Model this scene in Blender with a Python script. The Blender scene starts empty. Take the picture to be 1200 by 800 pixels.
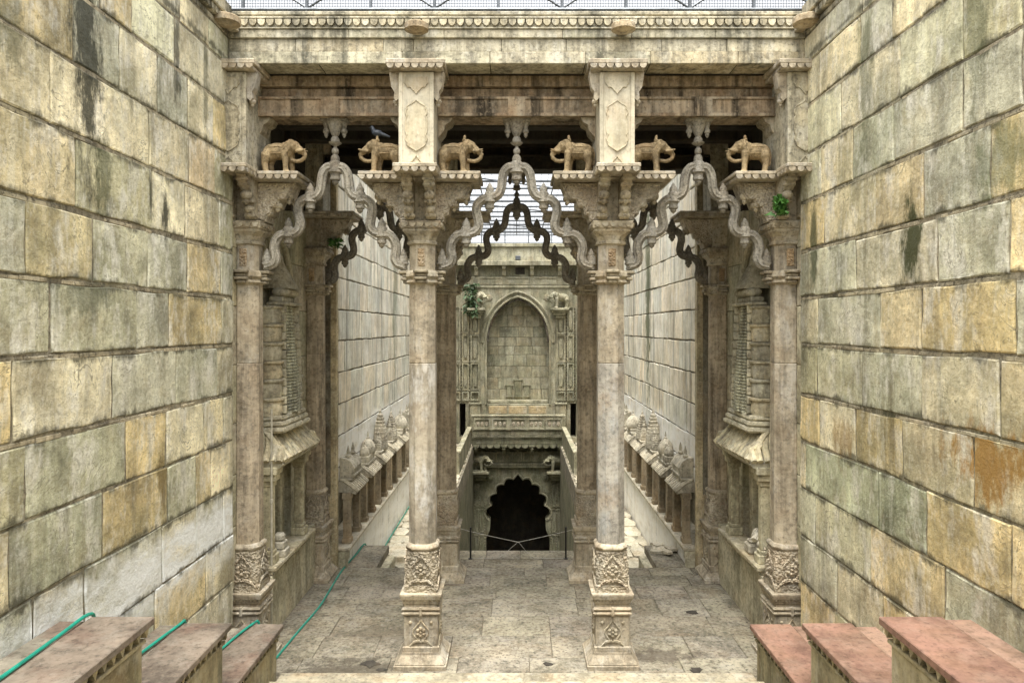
import bpy, bmesh, math, random
from mathutils import Vector, Matrix
from mathutils.geometry import tessellate_polygon
random.seed(7)
PI = math.pi
scene = bpy.context.scene
COL = scene.collection

# ------------------------------------------------------------------ camera, sky, sun, exposure
EYE = 4.61
cam_d = bpy.data.cameras.new("Camera"); cam = bpy.data.objects.new("Camera", cam_d); COL.objects.link(cam)
cam.location = (0, 0, EYE); cam.rotation_euler = (PI/2, 0, 0)
cam_d.sensor_width = 36; cam_d.lens = 24.0
cam_d.shift_x = -5.5/1200; cam_d.shift_y = -16.5/1200
cam_d.clip_start = 0.05; cam_d.clip_end = 2000
scene.camera = cam

SUN_ELEV, SUN_AZ = 73.0, 186.0      # high soft sun from behind the camera
w = bpy.data.worlds.new("World"); scene.world = w; w.use_nodes = True
nt = w.node_tree; nt.nodes.clear()
sky = nt.nodes.new("ShaderNodeTexSky"); sky.sky_type = 'NISHITA'; sky.sun_disc = False
sky.sun_elevation = math.radians(SUN_ELEV); sky.sun_rotation = math.radians(SUN_AZ)
sky.air_density = 1.0; sky.dust_density = 5.0; sky.ozone_density = 0.6
bgn = nt.nodes.new("ShaderNodeBackground"); bgn.inputs[1].default_value = 0.15
hs = nt.nodes.new("ShaderNodeHueSaturation"); hs.inputs["Saturation"].default_value = 0.12   # veil of cloud
won = nt.nodes.new("ShaderNodeOutputWorld")
nt.links.new(sky.outputs[0], hs.inputs["Color"]); nt.links.new(hs.outputs[0], bgn.inputs[0]); nt.links.new(bgn.outputs[0], won.inputs[0])
sun_d = bpy.data.lights.new("Sun", 'SUN'); sun = bpy.data.objects.new("Sun", sun_d); COL.objects.link(sun)
sun_d.energy = 1.5; sun_d.angle = math.radians(35); sun_d.color = (1.0, 0.95, 0.86)
_e, _a = math.radians(SUN_ELEV), math.radians(SUN_AZ)
sun_dir = Vector((math.sin(_a)*math.cos(_e), math.cos(_a)*math.cos(_e), math.sin(_e)))
sun.rotation_euler = sun_dir.to_track_quat('Z', 'Y').to_euler()
vs = scene.view_settings
vs.view_transform = 'Standard'; vs.look = 'None'; vs.gamma = 1.0; vs.use_curve_mapping = False
vs.exposure = 1.68
scene.cycles.max_bounces = 5; scene.cycles.diffuse_bounces = 3

# ------------------------------------------------------------------ helpers
def J(a): return random.uniform(-a, a)
def gt(a, col):
    f = 1+J(a); return tuple(f*q for q in col)
class MB:
    def __init__(s): s.v = []; s.f = []
    def add(s, vs_, fs):
        o = len(s.v); s.v += [tuple(p) for p in vs_]; s.f += [tuple(i+o for i in f) for f in fs]; return s
    def box(s, x0, x1, y0, y1, z0, z1):
        vs_ = [(x, y, z) for x in (x0, x1) for y in (y0, y1) for z in (z0, z1)]
        return s.add(vs_, [(0,1,3,2),(4,6,7,5),(0,4,5,1),(2,3,7,6),(0,2,6,4),(1,5,7,3)])
    def cbox(s, x0, x1, y0, y1, z0, z1, b=.012):
        lo = (min(x0,x1), min(y0,y1), min(z0,z1)); hi = (max(x0,x1), max(y0,y1), max(z0,z1))
        b = min(b, .45*min(hi[i]-lo[i] for i in range(3)))
        idx = {}; vs_ = []
        for c in [(i,j,k) for i in (0,1) for j in (0,1) for k in (0,1)]:
            for a in range(3):
                p = []
                for t in range(3):
                    v = hi[t] if c[t] else lo[t]
                    if t != a: v += -b if c[t] else b
                    p.append(v)
                idx[c, a] = len(vs_); vs_.append(p)
        fs = []
        for a in range(3):
            u, w_ = [t for t in range(3) if t != a]
            for sg in (0, 1):
                q = []
                for cu, cw in ((0,0),(1,0),(1,1),(0,1)):
                    c = [0,0,0]; c[a] = sg; c[u] = cu; c[w_] = cw; q.append(idx[tuple(c), a])
                fs.append(q)
            for su in (0, 1):
                for sw in (0, 1):
                    c0 = [0,0,0]; c0[u] = su; c0[w_] = sw; c1 = list(c0); c1[a] = 1
                    c0, c1 = tuple(c0), tuple(c1)
                    fs.append([idx[c0,u], idx[c1,u], idx[c1,w_], idx[c0,w_]])
        for c in [(i,j,k) for i in (0,1) for j in (0,1) for k in (0,1)]:
            fs.append([idx[c,0], idx[c,1], idx[c,2]])
        return s.add(vs_, fs)
    def loft(s, rings, cap=True, closed=True):
        n = len(rings[0]); vs_ = [p for r in rings for p in r]; fs = []
        for i in range(len(rings)-1):
            for j in range(n if closed else n-1):
                k = (j+1) % n
                fs.append((i*n+j, i*n+k, (i+1)*n+k, (i+1)*n+j))
        if cap: fs.append(tuple(range(n))[::-1]); fs.append(tuple(range((len(rings)-1)*n, len(rings)*n)))
        return s.add(vs_, fs)
    def octo(s, secs, cx=0, cy=0):      # (z, half width, corner cut [, half width in y])
        rings = []
        for sec in secs:
            z, a, c = sec[:3]; b = sec[3] if len(sec) > 3 else a
            rings.append([(cx+x, cy+y, z) for x, y in ((a-c,-b),(a,-b+c),(a,b-c),(a-c,b),(-a+c,b),(-a,b-c),(-a,-b+c),(-a+c,-b))])
        return s.loft(rings)
    def lathe(s, prof, cx=0, cy=0, n=12, cz=0, sy=1.0):     # (r, z)
        rings = [[(cx+r*math.cos(2*PI*k/n), cy+sy*r*math.sin(2*PI*k/n), cz+z) for k in range(n)] for r, z in prof]
        return s.loft(rings)
    def ell(s, c, r, n=10, m=7):
        return s.lathe_axis(c, r, n, m)
    def lathe_axis(s, c, r, n, m):
        rings = []
        for i in range(m+1):
            t = PI*(i+.02)/(m+.04); rr = math.sin(t)
            rings.append([(c[0]+r[0]*rr*math.cos(2*PI*k/n), c[1]+r[1]*rr*math.sin(2*PI*k/n), c[2]-r[2]*math.cos(t)) for k in range(n)])
        return s.loft(rings)
    def tube(s, pts, rad, n=8, up=Vector((0,1,0)), prof=None):
        pts = [Vector(p) for p in pts]; rings = []
        for i, p in enumerate(pts):
            t = (pts[min(i+1, len(pts)-1)] - pts[max(i-1, 0)]).normalized()
            u = up - t*up.dot(t)
            if u.length < 1e-4: u = Vector((1,0,0)) - t*t.x
            u.normalize(); v = t.cross(u)
            r = rad[i] if isinstance(rad, (list, tuple)) else rad
            if prof: rings.append([p + u*(a*r) + v*(b*r) for a, b in prof])
            else: rings.append([p + u*(r*math.cos(2*PI*k/n)) + v*(r*math.sin(2*PI*k/n)) for k in range(n)])
        return s.loft(rings)
    def plate(s, outer, holes, t0, t1, fn):    # 2-D polygon with holes, extruded from t0 to t1; fn(a, b, t) -> point
        loops = [outer] + list(holes); flat = [p for l in loops for p in l]; n = len(flat)
        tris = tessellate_polygon([[Vector((a, b, 0)) for a, b in l] for l in loops])
        vs_ = [fn(a, b, t0) for a, b in flat] + [fn(a, b, t1) for a, b in flat]
        fs = [tuple(t) for t in tris] + [tuple(i+n for i in t[::-1]) for t in tris]
        o = 0
        for l in loops:
            m = len(l)
            for i in range(m):
                k = (i+1) % m; fs.append((o+i, o+k, o+k+n, o+i+n))
            o += m
        return s.add(vs_, fs)
    def mesh(s, name, mat, smooth=False):
        me = bpy.data.meshes.new(name); me.from_pydata([tuple(p) for p in s.v], [], s.f)
        bm = bmesh.new(); bm.from_mesh(me); bmesh.ops.recalc_face_normals(bm, faces=bm.faces)
        if smooth:
            for f in bm.faces: f.smooth = True
            for e in bm.edges:
                if len(e.link_faces) == 2 and e.calc_face_angle(0) > 0.7: e.smooth = False
        bm.to_mesh(me); bm.free()
        if mat: me.materials.append(mat)
        return me
    def build(s, name, mat, parent=None, loc=(0,0,0), smooth=False, tint=None):
        return put(name, s.mesh(name, mat, smooth), parent, loc, tint)

def put(name, me, parent=None, loc=(0,0,0), tint=None, rot=None, scale=None):
    o = bpy.data.objects.new(name, me); COL.objects.link(o); o.location = loc
    if rot: o.rotation_euler = rot
    if scale: o.scale = scale
    if parent: o.parent = parent
    if tint: o.color = (*tint, 1)
    return o
def tag(o, label=None, cat=None, group=None, kind=None):
    if label: o["label"] = label
    if cat: o["category"] = cat
    if group: o["group"] = group
    if kind: o["kind"] = kind
    return o
def thing(name, label, cat, loc=(0,0,0), group=None):
    o = bpy.data.objects.new(name, None); COL.objects.link(o); o.location = loc; o.empty_display_size = .1
    return tag(o, label, cat, group)
def structure(name, mb, mat, smooth=False):
    return tag(mb.build(name, mat, None, smooth=smooth), kind="structure")
def XZ(y_front):           # fn for plates in the x-z plane, t measured backwards (+y)
    return lambda a, b, t: (a, y_front+t, b)

# ------------------------------------------------------------------ materials
def node(t, ty, **kw):
    n = t.nodes.new(ty)
    for k, v in kw.items():
        if k.startswith('i_'): n.inputs[k[2:].replace('_', ' ')].default_value = v
        else: setattr(n, k, v)
    return n
def ramp(t, src, a, b):
    n = node(t, "ShaderNodeMapRange", clamp=True); n.inputs[1].default_value = a; n.inputs[2].default_value = b
    t.links.new(src, n.inputs[0]); return n.outputs[0]
def mul(t, a, b, op='MULTIPLY'):
    n = node(t, "ShaderNodeMath", operation=op)
    for i, x in enumerate((a, b)):
        if isinstance(x, (int, float)): n.inputs[i].default_value = x
        else: t.links.new(x, n.inputs[i])
    return n.outputs[0]
def mixc(t, fac, a, b, mode='MIX'):
    n = node(t, "ShaderNodeMix", data_type='RGBA', blend_type=mode)
    for s_, x in (("Factor", fac), ("A", a), ("B", b)):
        sock = [i for i in n.inputs if i.name == s_ and i.enabled][0] if s_ == "Factor" else [i for i in n.inputs if i.name == s_ and i.type == 'RGBA'][0]
        if isinstance(x, (int, float)): sock.default_value = x
        elif isinstance(x, tuple): sock.default_value = (*x[:3], 1)
        else: t.links.new(x, sock)
    return [o for o in n.outputs if o.type == 'RGBA'][0]
def noise(t, vec, scale, detail=5, rough=.6, stretch=None, dist=0):
    if stretch:
        m = node(t, "ShaderNodeMapping"); m.inputs["Scale"].default_value = stretch
        t.links.new(vec, m.inputs[0]); vec = m.outputs[0]
    n = node(t, "ShaderNodeTexNoise"); n.inputs["Scale"].default_value = scale; n.inputs["Detail"].default_value = detail
    n.inputs["Roughness"].default_value = rough; n.inputs["Distortion"].default_value = dist
    t.links.new(vec, n.inputs["Vector"]); return n.outputs[0]

def stone(name, base, var=.27, band_col=(.62,.62,.57), streak=.45, streak_col=(.045,.045,.03), speck=.35, lime=.25, lime_col=(.55,.53,.45),
          warm=(.42,.25,.10), warm_amt=.25, bump=.35, bscale=1.0, carve=0.0, band=None, stains=(), rough=.88, green=.0, sw=1.0, veins=0.0, mould=0.0):
    m = bpy.data.materials.new(name); m.use_nodes = True; t = m.node_tree; t.nodes.clear()
    out = node(t, "ShaderNodeOutputMaterial"); bs = node(t, "ShaderNodeBsdfPrincipled"); bs.inputs["Roughness"].default_value = rough
    bs.inputs["Specular IOR Level"].default_value = .25
    t.links.new(bs.outputs[0], out.inputs[0])
    P = node(t, "ShaderNodeNewGeometry").outputs["Position"]
    oi = node(t, "ShaderNodeObjectInfo")
    cmb = node(t, "ShaderNodeCombineXYZ"); r_ = mul(t, oi.outputs["Random"], 31.0)
    for i in range(3): t.links.new(r_, cmb.inputs[i])
    va = node(t, "ShaderNodeVectorMath", operation='ADD'); t.links.new(P, va.inputs[0]); t.links.new(cmb.outputs[0], va.inputs[1])
    Q = va.outputs[0]
    n1 = noise(t, Q, 1.6, 4, .68)
    n2 = noise(t, P, 17*bscale, 4, .75)
    n2b = noise(t, Q, 4.6*bscale, 4, .72)
    c = mixc(t, ramp(t, n1, .36, .64), tuple(x*(1-var*1.5) for x in base), tuple(min(1, x*(1+var*1.1)) for x in base))
    c = mixc(t, 1.0, c, oi.outputs["Color"], 'MULTIPLY')
    n5 = noise(t, Q, 2.3, 4, .62, dist=1.2 if veins else 0)
    if warm_amt: c = mixc(t, mul(t, ramp(t, n5, .5, .66), warm_amt), c, warm)
    if green: c = mixc(t, mul(t, ramp(t, noise(t, P, .9, 4, .72), .47, .62), green), c, (.10,.115,.05))
    if lime: c = mixc(t, mul(t, ramp(t, noise(t, Q, 3.1, 4, .75, stretch=(1,1,.45)), .50, .64), lime), c, lime_col)
    n6 = noise(t, P, 7.0*sw, 4, .7, stretch=(1, 1, .10))
    c = mixc(t, mul(t, ramp(t, n2b, .52, .68), speck*.9), c, tuple(x*.42 for x in base))
    if streak:
        n3 = noise(t, P, 1.0, 4, .68, stretch=(2.6*sw, 2.6*sw, .3))
        c = mixc(t, mul(t, ramp(t, n3, .52, .66), streak), c, streak_col)
        c = mixc(t, mul(t, ramp(t, n6, .50, .68), min(1, streak*.9)), c, tuple(x*.38 for x in base))
        c = mixc(t, mul(t, ramp(t, n6, .46, .34), min(1, streak*.55)), c, tuple(min(.8, x*1.5) for x in base))
    if speck:
        c = mixc(t, mul(t, ramp(t, n2, .52, .66), min(1, speck*1.15)), c, tuple(x*.20 for x in base))
        c = mixc(t, mul(t, ramp(t, n2, .46, .34), speck*.7), c, tuple(min(.78, x*1.5) for x in base))
    if veins:
        ab = mul(t, mul(t, n5, .5, 'SUBTRACT'), 0, 'ADD'); an = node(t, "ShaderNodeMath", operation='ABSOLUTE'); t.links.new(ab, an.inputs[0])
        c = mixc(t, mul(t, mul(t, ramp(t, an.outputs[0], .010, .002), ramp(t, n1, .42, .6)), veins), c, tuple(x*.25 for x in base))
    sep = node(t, "ShaderNodeSeparateXYZ"); t.links.new(P, sep.inputs[0])
    if band:          # rubbed pale lime band between two heights, ragged
        z0, z1, amt = band
        zz = mul(t, sep.outputs[2], mul(t, mul(t, noise(t, P, 2.2, 5, .7), .5, 'SUBTRACT'), .7), 'ADD')
        k = mul(t, ramp(t, zz, z0-.12, z0+.25), ramp(t, zz, z1+.08, z1-.12))
        k = mul(t, k, ramp(t, noise(t, P, 3.0, 7, .75, stretch=(1, .5, 1.6)), .30, .55))
        c = mixc(t, mul(t, k, amt), c, band_col)
    if mould:         # black growth creeping out of the course joints and running down from them
        zz = mul(t, mul(t, sep.outputs[2], 2.497, 'SUBTRACT'), .6243, 'DIVIDE')
        fr = node(t, "ShaderNodeMath", operation='FRACT'); t.links.new(mul(t, zz, .5, 'ADD'), fr.inputs[0])
        f = mul(t, fr.outputs[0], .5, 'SUBTRACT')           # -.5 below the joint .. +.5 above it
        ab = node(t, "ShaderNodeMath", operation='ABSOLUTE'); t.links.new(f, ab.inputs[0])
        nn = noise(t, P, 3.2, 4, .75, stretch=(1, 1, .55))
        k1 = ramp(t, mul(t, ab.outputs[0], mul(t, mul(t, nn, .5, 'SUBTRACT'), .55), 'SUBTRACT'), .085, .0)
        dr = noise(t, P, 5.0, 4, .7, stretch=(1, 1, .06))
        k2 = mul(t, ramp(t, mul(t, f, mul(t, mul(t, dr, .5, 'SUBTRACT'), 1.9), 'ADD'), .02, .38), ramp(t, f, .02, -.03))
        k2 = mul(t, k2, ramp(t, dr, .50, .62))
        kk = mul(t, k1, k2, 'MAXIMUM')
        c = mixc(t, mul(t, kk, mould), c, (.07,.066,.042))
    stain_n = []
    for (c0, rad, amt, scol) in stains:
        nb = node(t, "ShaderNodeVectorMath", operation='SUBTRACT'); t.links.new(P, nb.inputs[0]); nb.inputs[1].default_value = c0
        nm = node(t, "ShaderNodeVectorMath", operation='DIVIDE'); t.links.new(nb.outputs[0], nm.inputs[0]); nm.inputs[1].default_value = rad
        ln = node(t, "ShaderNodeVectorMath", operation='LENGTH'); t.links.new(nm.outputs[0], ln.inputs[0])
        if not stain_n: stain_n.append(mul(t, mul(t, noise(t, P, 5.0, 5, .78, stretch=(1, 1, .35)), .5, 'SUBTRACT'), 3.4))
        d = mul(t, ln.outputs["Value"], stain_n[0], 'ADD')
        c = mixc(t, mul(t, ramp(t, d, 1.05, .45), amt), c, scol)
    t.links.new(c, bs.inputs["Base Color"])
    h = mul(t, mul(t, n2, .35), mul(t, n2b, .8), 'ADD')
    if carve:
        vo = node(t, "ShaderNodeTexVoronoi", feature='SMOOTH_F1'); vo.inputs["Scale"].default_value = 38
        t.links.new(P, vo.inputs["Vector"])
        h = mul(t, h, mul(t, vo.outputs["Distance"], carve), 'ADD')
    bp = node(t, "ShaderNodeBump"); bp.inputs["Strength"].default_value = bump; bp.inputs["Distance"].default_value = .04
    t.links.new(h, bp.inputs["Height"]); t.links.new(bp.outputs[0], bs.inputs["Normal"])
    return m
def plain(name, col, rough=.5, metal=0, noise_amt=.25):
    m = bpy.data.materials.new(name); m.use_nodes = True; t = m.node_tree
    bs = t.nodes["Principled BSDF"]; bs.inputs["Roughness"].default_value = rough; bs.inputs["Metallic"].default_value = metal
    P = node(t, "ShaderNodeNewGeometry").outputs["Position"]
    c = mixc(t, ramp(t, noise(t, P, 9, 6, .65), .35, .7), tuple(x*(1-noise_amt) for x in col), tuple(min(1, x*(1+noise_amt)) for x in col))
    t.links.new(c, bs.inputs["Base Color"]); return m

BLK = (.03,.032,.022)
M = {}
M['wall_l'] = stone("limestone_hose_side", (.70,.645,.465), mould=.8, bscale=1.5, var=.30, streak=.40, band_col=(.84,.86,.84), band=(1.6, 2.38, 1.0), green=.35, lime=.65, lime_col=(.80,.78,.69), bump=.55, speck=.34, veins=.7, warm=(.40,.29,.14), warm_amt=.2, stains=[
    ((-3.78,6.0,7.15), (.4,.26,1.25), .9, BLK), ((-3.78,7.6,7.6), (.4,.10,.7), .75, BLK), ((-3.78,8.3,7.3), (.4,.08,.8), .6, (.08,.08,.04)), ((-3.78,5.1,6.9), (.4,.2,.4), .6, (.10,.10,.05)), ((-3.78,6.25,6.0), (.4,.14,.55), .7, (.06,.07,.03)), ((-3.78,7.35,5.8), (.4,.1,.32), .9, BLK),
    ((-3.78,7.05,5.95), (.4,.08,.3), .8, BLK), ((-3.78,5.9,4.9), (.4,.5,.2), .6, (.10,.11,.07)), ((-3.78,7.3,3.0), (.4,.12,.35), .7, (.13,.09,.03))])
M['wall_r'] = stone("limestone_rusty_side", (.70,.635,.445), mould=.8, bscale=1.5, var=.30, streak=.40, green=.38, lime=.62, lime_col=(.80,.77,.67), bump=.55, speck=.34, veins=.7, warm=(.40,.28,.12), warm_amt=.25, stains=[
    ((3.78,6.55,5.45), (.4,.2,.45), .95, (.05,.055,.02)), ((3.78,7.4,7.3), (.4,.18,.8), .6, (.10,.11,.05)), ((3.78,5.6,7.0), (.4,.2,.7), .6, (.11,.12,.06)), ((3.78,5.5,3.55), (.4,.5,.32), .85, (.30,.16,.03)), ((3.78,7.9,3.35), (.4,.3,.25), .6, (.26,.15,.035)),
    ((3.78,8.7,5.6), (.4,.12,.6), .8, (.05,.06,.025)), ((3.78,6.9,3.55), (.4,.09,.5), .6, (.09,.07,.03)), ((3.78,5.35,5.9), (.4,.35,.35), .6, (.11,.13,.06))])
M['mortar'] = stone("old_mortar", (.30,.265,.19), var=.4, streak=.5, speck=.7, bump=.9, warm_amt=.1, green=.35)
M['mortar_far'] = stone("sooty_mortar", (.20,.18,.13), var=.4, streak=.6, speck=.5, bump=.6)
M['far_l'] = stone("pale_limestone_hose_side", (.78,.74,.61), band_col=(.84,.83,.78), var=.14, streak=.55, sw=1.5, green=.06, speck=.22, warm=(.56,.42,.25), warm_amt=.3, lime=.6, lime_col=(.80,.78,.70), band=(-.9, 2.55, .85), bump=.3, stains=[
    ((-3.5,19.6,6.0), (.4,.35,3.5), .6, (.10,.12,.06))])
M['far_r'] = stone("pale_limestone_far_side", (.78,.73,.59), band_col=(.84,.83,.78), var=.14, streak=.55, sw=1.5, green=.06, speck=.22, warm=(.56,.42,.25), warm_amt=.3, lime=.6, lime_col=(.80,.78,.70), band=(-.9, 2.55, .85), bump=.3, stains=[
    ((3.5,18.2,5.5), (.4,.4,3.6), .85, (.07,.085,.035))])
M['col'] = stone("carved_limestone", (.40,.345,.25), streak=.4, streak_col=(.09,.065,.04), lime=.5, lime_col=(.55,.53,.47), warm=(.33,.22,.12), warm_amt=.3, bump=.5, speck=.45, sw=2.0)
M['carv'] = stone("weathered_carved_limestone", (.37,.32,.225), streak=.45, streak_col=(.06,.05,.03), lime=.35, warm=(.34,.20,.09), warm_amt=.3, bump=.55, speck=.6, carve=.0)
M['relief'] = stone("floral_carved_limestone", (.41,.355,.26), streak=.2, lime=.35, warm=(.38,.25,.14), warm_amt=.3, bump=.7, speck=.5, carve=1.3)
M['white_shaft'] = stone("rubbed_white_shaft", (.41,.365,.28), streak=.35, lime=.7, lime_col=(.66,.645,.60), warm_amt=.1, bump=.3, speck=.3, sw=2.0)
M['brown_shaft'] = stone("brown_streaked_shaft", (.40,.335,.24), streak=.7, streak_col=(.075,.056,.034), lime=.35, lime_col=(.42,.38,.31), warm=(.27,.18,.095), warm_amt=.4, bump=.5, speck=.5, sw=2.4)
M['grey_shaft'] = stone("rubbed_grey_shaft", (.37,.345,.29), streak=.35, lime=.6, lime_col=(.34,.36,.36), warm_amt=.3, bump=.35, speck=.5, sw=2.0)
M['cream'] = stone("cream_limestone", (.53,.48,.355), streak=.3, var=.1, lime=.3, lime_col=(.70,.66,.55), warm=(.55,.36,.2), warm_amt=.2, bump=.25, speck=.25)
M['beam'] = stone("beam_limestone", (.43,.39,.285), streak=.85, streak_col=(.05,.05,.035), lime=.5, lime_col=(.62,.60,.51), warm=(.42,.30,.15), warm_amt=.15, green=.1, bump=.5, speck=.6)
M['lintel'] = stone("red_stained_lintel", (.32,.25,.165), streak=.95, streak_col=(.025,.02,.013), sw=1.3, lime=.45, lime_col=(.45,.41,.32), warm=(.33,.19,.09), warm_amt=.45, bump=.5, speck=.5)
M['shade_dirt'] = stone("shade_and_dirt_black", (.05,.044,.035), streak=.4, lime=.1, lime_col=(.12,.11,.09), warm_amt=.1, bump=.5)  # near black stands for shade in roofed and recessed parts; also colours dirt clumps
M['toran'] = stone("grey_carved_arch", (.30,.275,.22), streak=.25, lime=.5, lime_col=(.44,.42,.37), warm_amt=.12, bump=.75, speck=.65, bscale=2.2)
M['eleph'] = stone("ochre_sandstone", (.31,.235,.13), streak=.35, streak_col=(.10,.07,.04), lime=.2, lime_col=(.42,.33,.21), warm=(.30,.17,.08), warm_amt=.4, bump=.7, speck=.6, bscale=1.8)
M['niche'] = stone("greenish_niche_stone", (.55,.505,.36), streak=.45, streak_col=(.10,.09,.05), green=.3, lime=.25, warm_amt=.25, bump=.45, speck=.5)
M['floor'] = stone("dusty_paving", (.265,.237,.178), streak=0, var=.3, lime=.4, lime_col=(.34,.32,.27), warm=(.26,.18,.10), warm_amt=.3, green=.12, bump=.5, speck=.8, stains=[
    ((-2.3,9.15,0), (1.1,.45,1), .75, (.06,.05,.035)), ((2.0,9.6,0), (.8,.25,1), .7, (.07,.055,.04)), ((.35,9.1,0), (.4,.15,1), .6, (.07,.06,.04)), ((-1.9,10.3,0), (.9,.3,1), .5, (.11,.09,.06))])
M['floor_gap'] = stone("joint_dirt", (.12,.10,.07), streak=0, speck=.5, bump=.6)
M['path'] = stone("pale_flagstone", (.52,.475,.36), streak=0, lime=.4, bump=.5, speck=.5, var=.2)
M['step'] = stone("worn_step", (.33,.30,.22), streak=.1, lime=.35, bump=.4, speck=.5, warm_amt=.3)
M['redslab'] = stone("red_sandstone_slab", (.235,.135,.098), streak=.12, var=.25, lime=.4, lime_col=(.33,.23,.175), green=.15, warm_amt=.1, bump=.3, speck=.4)
M['brownslab'] = stone("brown_sandstone_slab", (.20,.162,.125), streak=.15, var=.28, lime=.5, lime_col=(.30,.265,.215), warm=(.22,.12,.085), warm_amt=.5, bump=.3, speck=.45)
M['ped'] = stone("pedestal_limestone", (.37,.32,.20), streak=.5, green=.35, lime=.3, bump=.4)
M['facade'] = stone("facade_limestone", (.33,.31,.215), streak=.6, streak_col=(.06,.06,.035), green=.3, lime=.3, warm_amt=.2, bump=.4, speck=.4)
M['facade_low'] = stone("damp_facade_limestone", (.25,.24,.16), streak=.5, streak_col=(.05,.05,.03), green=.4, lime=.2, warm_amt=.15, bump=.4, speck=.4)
M['metal'] = plain("grey_steel", (.11,.12,.13), .5, .6)
M['black'] = plain("black_paint", (.012,.012,.012), .45)
M['rope'] = plain("pale_rope", (.5,.48,.42), .9)
M['hose'] = plain("green_hose", (.01,.27,.19), .45)
M['pipe'] = plain("grey_conduit", (.42,.39,.30), .7)
M['leaf'] = plain("fern_leaf", (.05,.15,.02), .6, noise_amt=.5)
M['leaf_dark'] = plain("creeper_leaf", (.045,.085,.03), .6, noise_amt=.5)
M['earth'] = plain("earth", (.2,.17,.11), .95)
M['water'] = plain("dark_water", (.01,.013,.01), .08)
M['bird'] = plain("pigeon_feather", (.035,.045,.06), .5, noise_amt=.5)
M['tower'] = stone("niche_tower_stone", (.55,.50,.36), streak=.45, streak_col=(.08,.07,.045), lime=.4, lime_col=(.48,.49,.44), warm=(.34,.26,.15), warm_amt=.3, green=.15, bump=.5, speck=.55)
M['mini'] = stone("shrine_limestone", (.48,.44,.34), streak=.4, streak_col=(.07,.065,.045), lime=.4, warm_amt=.12, bump=.45, speck=.55)
M['post'] = stone("shrine_post_stone", (.32,.26,.17), streak=.4, streak_col=(.07,.05,.03), lime=.2, warm_amt=.3, bump=.4, speck=.4)

PAL = [(1,1,1), (1.04,1.0,.94), (.90,.93,.94), (.86,.90,.91), (1.10,1.08,1.03), (.98,.93,.84), (.95,.96,.94), (1.04,.97,.88), (.88,.87,.83)]
PALW = [(1,1,1), (1.1,1.05,.94), (.84,.89,.92), (.80,.86,.87), (1.2,1.16,1.08), (1.02,.90,.66), (.92,.97,.93), (1.12,1.0,.78), (.82,.84,.74), (1.05,1.04,1.0)]
_OLD = [(1,1,1), (1.06,1.0,.9), (.86,.92,.92), (.80,.88,.86), (1.12,1.08,1.0), (.98,.9,.76), (.92,.95,.88), (1.05,.96,.82), (.88,.86,.78)]

# ------------------------------------------------------------------ ground outside, pit, path, platform, stairs
XW, XF = 3.78, 3.5          # faces of the near and far side walls
gd = MB(); Z0 = 8.3
for a in ((-400,-4.8,-400,400), (4.8,400,-400,400), (-4.8,4.8,36.5,400), (-4.8,4.8,-400,-14.5)):
    gd.box(a[0], a[1], a[2], a[3], Z0-.4, Z0)
structure("ground", gd, M['earth'])

# central platform: bed with separate paving slabs on it
pf = MB(); pf.box(-4.3, 4.3, 8.3, 13.12, -.9, -.02); pf.box(-1.95, 1.95, 13.12, 14.12, -.9, -.02)
platform = structure("platform", pf, M['floor_gap'])
def paving(x0, x1, y0, y1, mat, parent, rows, wid, z=0, name='paving_slab'):
    y = y0; k = 0
    while y < y1-.05:
        dy = min(rows*(1+J(.15)), y1-y)
        if y1-(y+dy) < .2: dy = y1-y
        x = x0 - random.uniform(0, wid*.6); 
        while x < x1:
            dx = wid*(1+J(.35)); xa, xb = max(x, x0), min(x+dx, x1)
            if xb-xa > .08:
                b = MB(); g = .004
                b.cbox(xa+g, xb-g, y+g, y+dy-g, z-.05, z+J(.004), .006)
                tn = 1+J(.07); b.build(name, mat, parent, tint=(tn, tn*(1+J(.02)), tn*(1+J(.04))))
            x += dx
        y += dy
paving(-3.72, 3.72, 8.32, 13.12, M['floor'], platform, .62, 1.15)
paving(-1.95, 1.95, 13.12, 14.12, M['floor'], platform, .5, 1.0)
for s in (-1, 1):
    b = MB(); xa, xb = sorted((s*3.36, s*2.70)); b.cbox(xa, xb, 13.125, 14.45, -.16, .004, .012); b.build("edge_slab", M['floor'], platform)
    b = MB(); b.cbox(s*2.9-.35, s*2.9+.35, 13.2, 14.3, -.78, -.16, .02); b.build("edge_slab_base", M['niche'], platform)
    for i, (ya, z) in enumerate(((13.125, -.26), (13.5, -.52))):
        b = MB(); xa, xb = sorted((s*1.97, s*2.54)); b.cbox(xa, xb, ya, ya+.42, -.78, z, .015); b.build("side_step", M['floor'], platform)

# side paths along the far walls
for s in (-1, 1):
    p = MB(); xa, xb = sorted((s*2.0, s*4.2)); p.box(xa, xb, 13.125, 32.2, -1.6, -.83)
    path = structure("path_beside_hose" if s < 0 else "path_beside_broken_slabs", p, M['floor'])
    y = 13.9
    while y < 31.5:
        dy = random.uniform(.5, .9); x = 2.05
        while x < 3.28:
            dx = random.uniform(.35, .8); xb_ = min(x+dx, 3.29)
            if xb_-x > .15:
                n = random.choice((6,7,8)); cxx, cyy = (x+xb_)/2, y+dy/2
                pts = []
                for k in range(n):
                    a = 2*PI*(k+J(.25))/n; ca, sa = math.cos(a), math.sin(a)
                    q = (abs(ca)**6+abs(sa)**6)**(-1/6)
                    pts.append((s*(cxx + ca*q*(xb_-x)*.51), cyy + sa*q*dy*.51))
                zt = -.79+random.uniform(-.02, .03)
                mb = MB(); mb.plate(pts, [], zt-.06, zt, lambda a, b, t: (a, b, t))
                tn = 1+J(.16); mb.build("flagstone", M['path'], path, tint=(tn, tn, tn*.98))
            x = xb_
        y += dy
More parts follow.
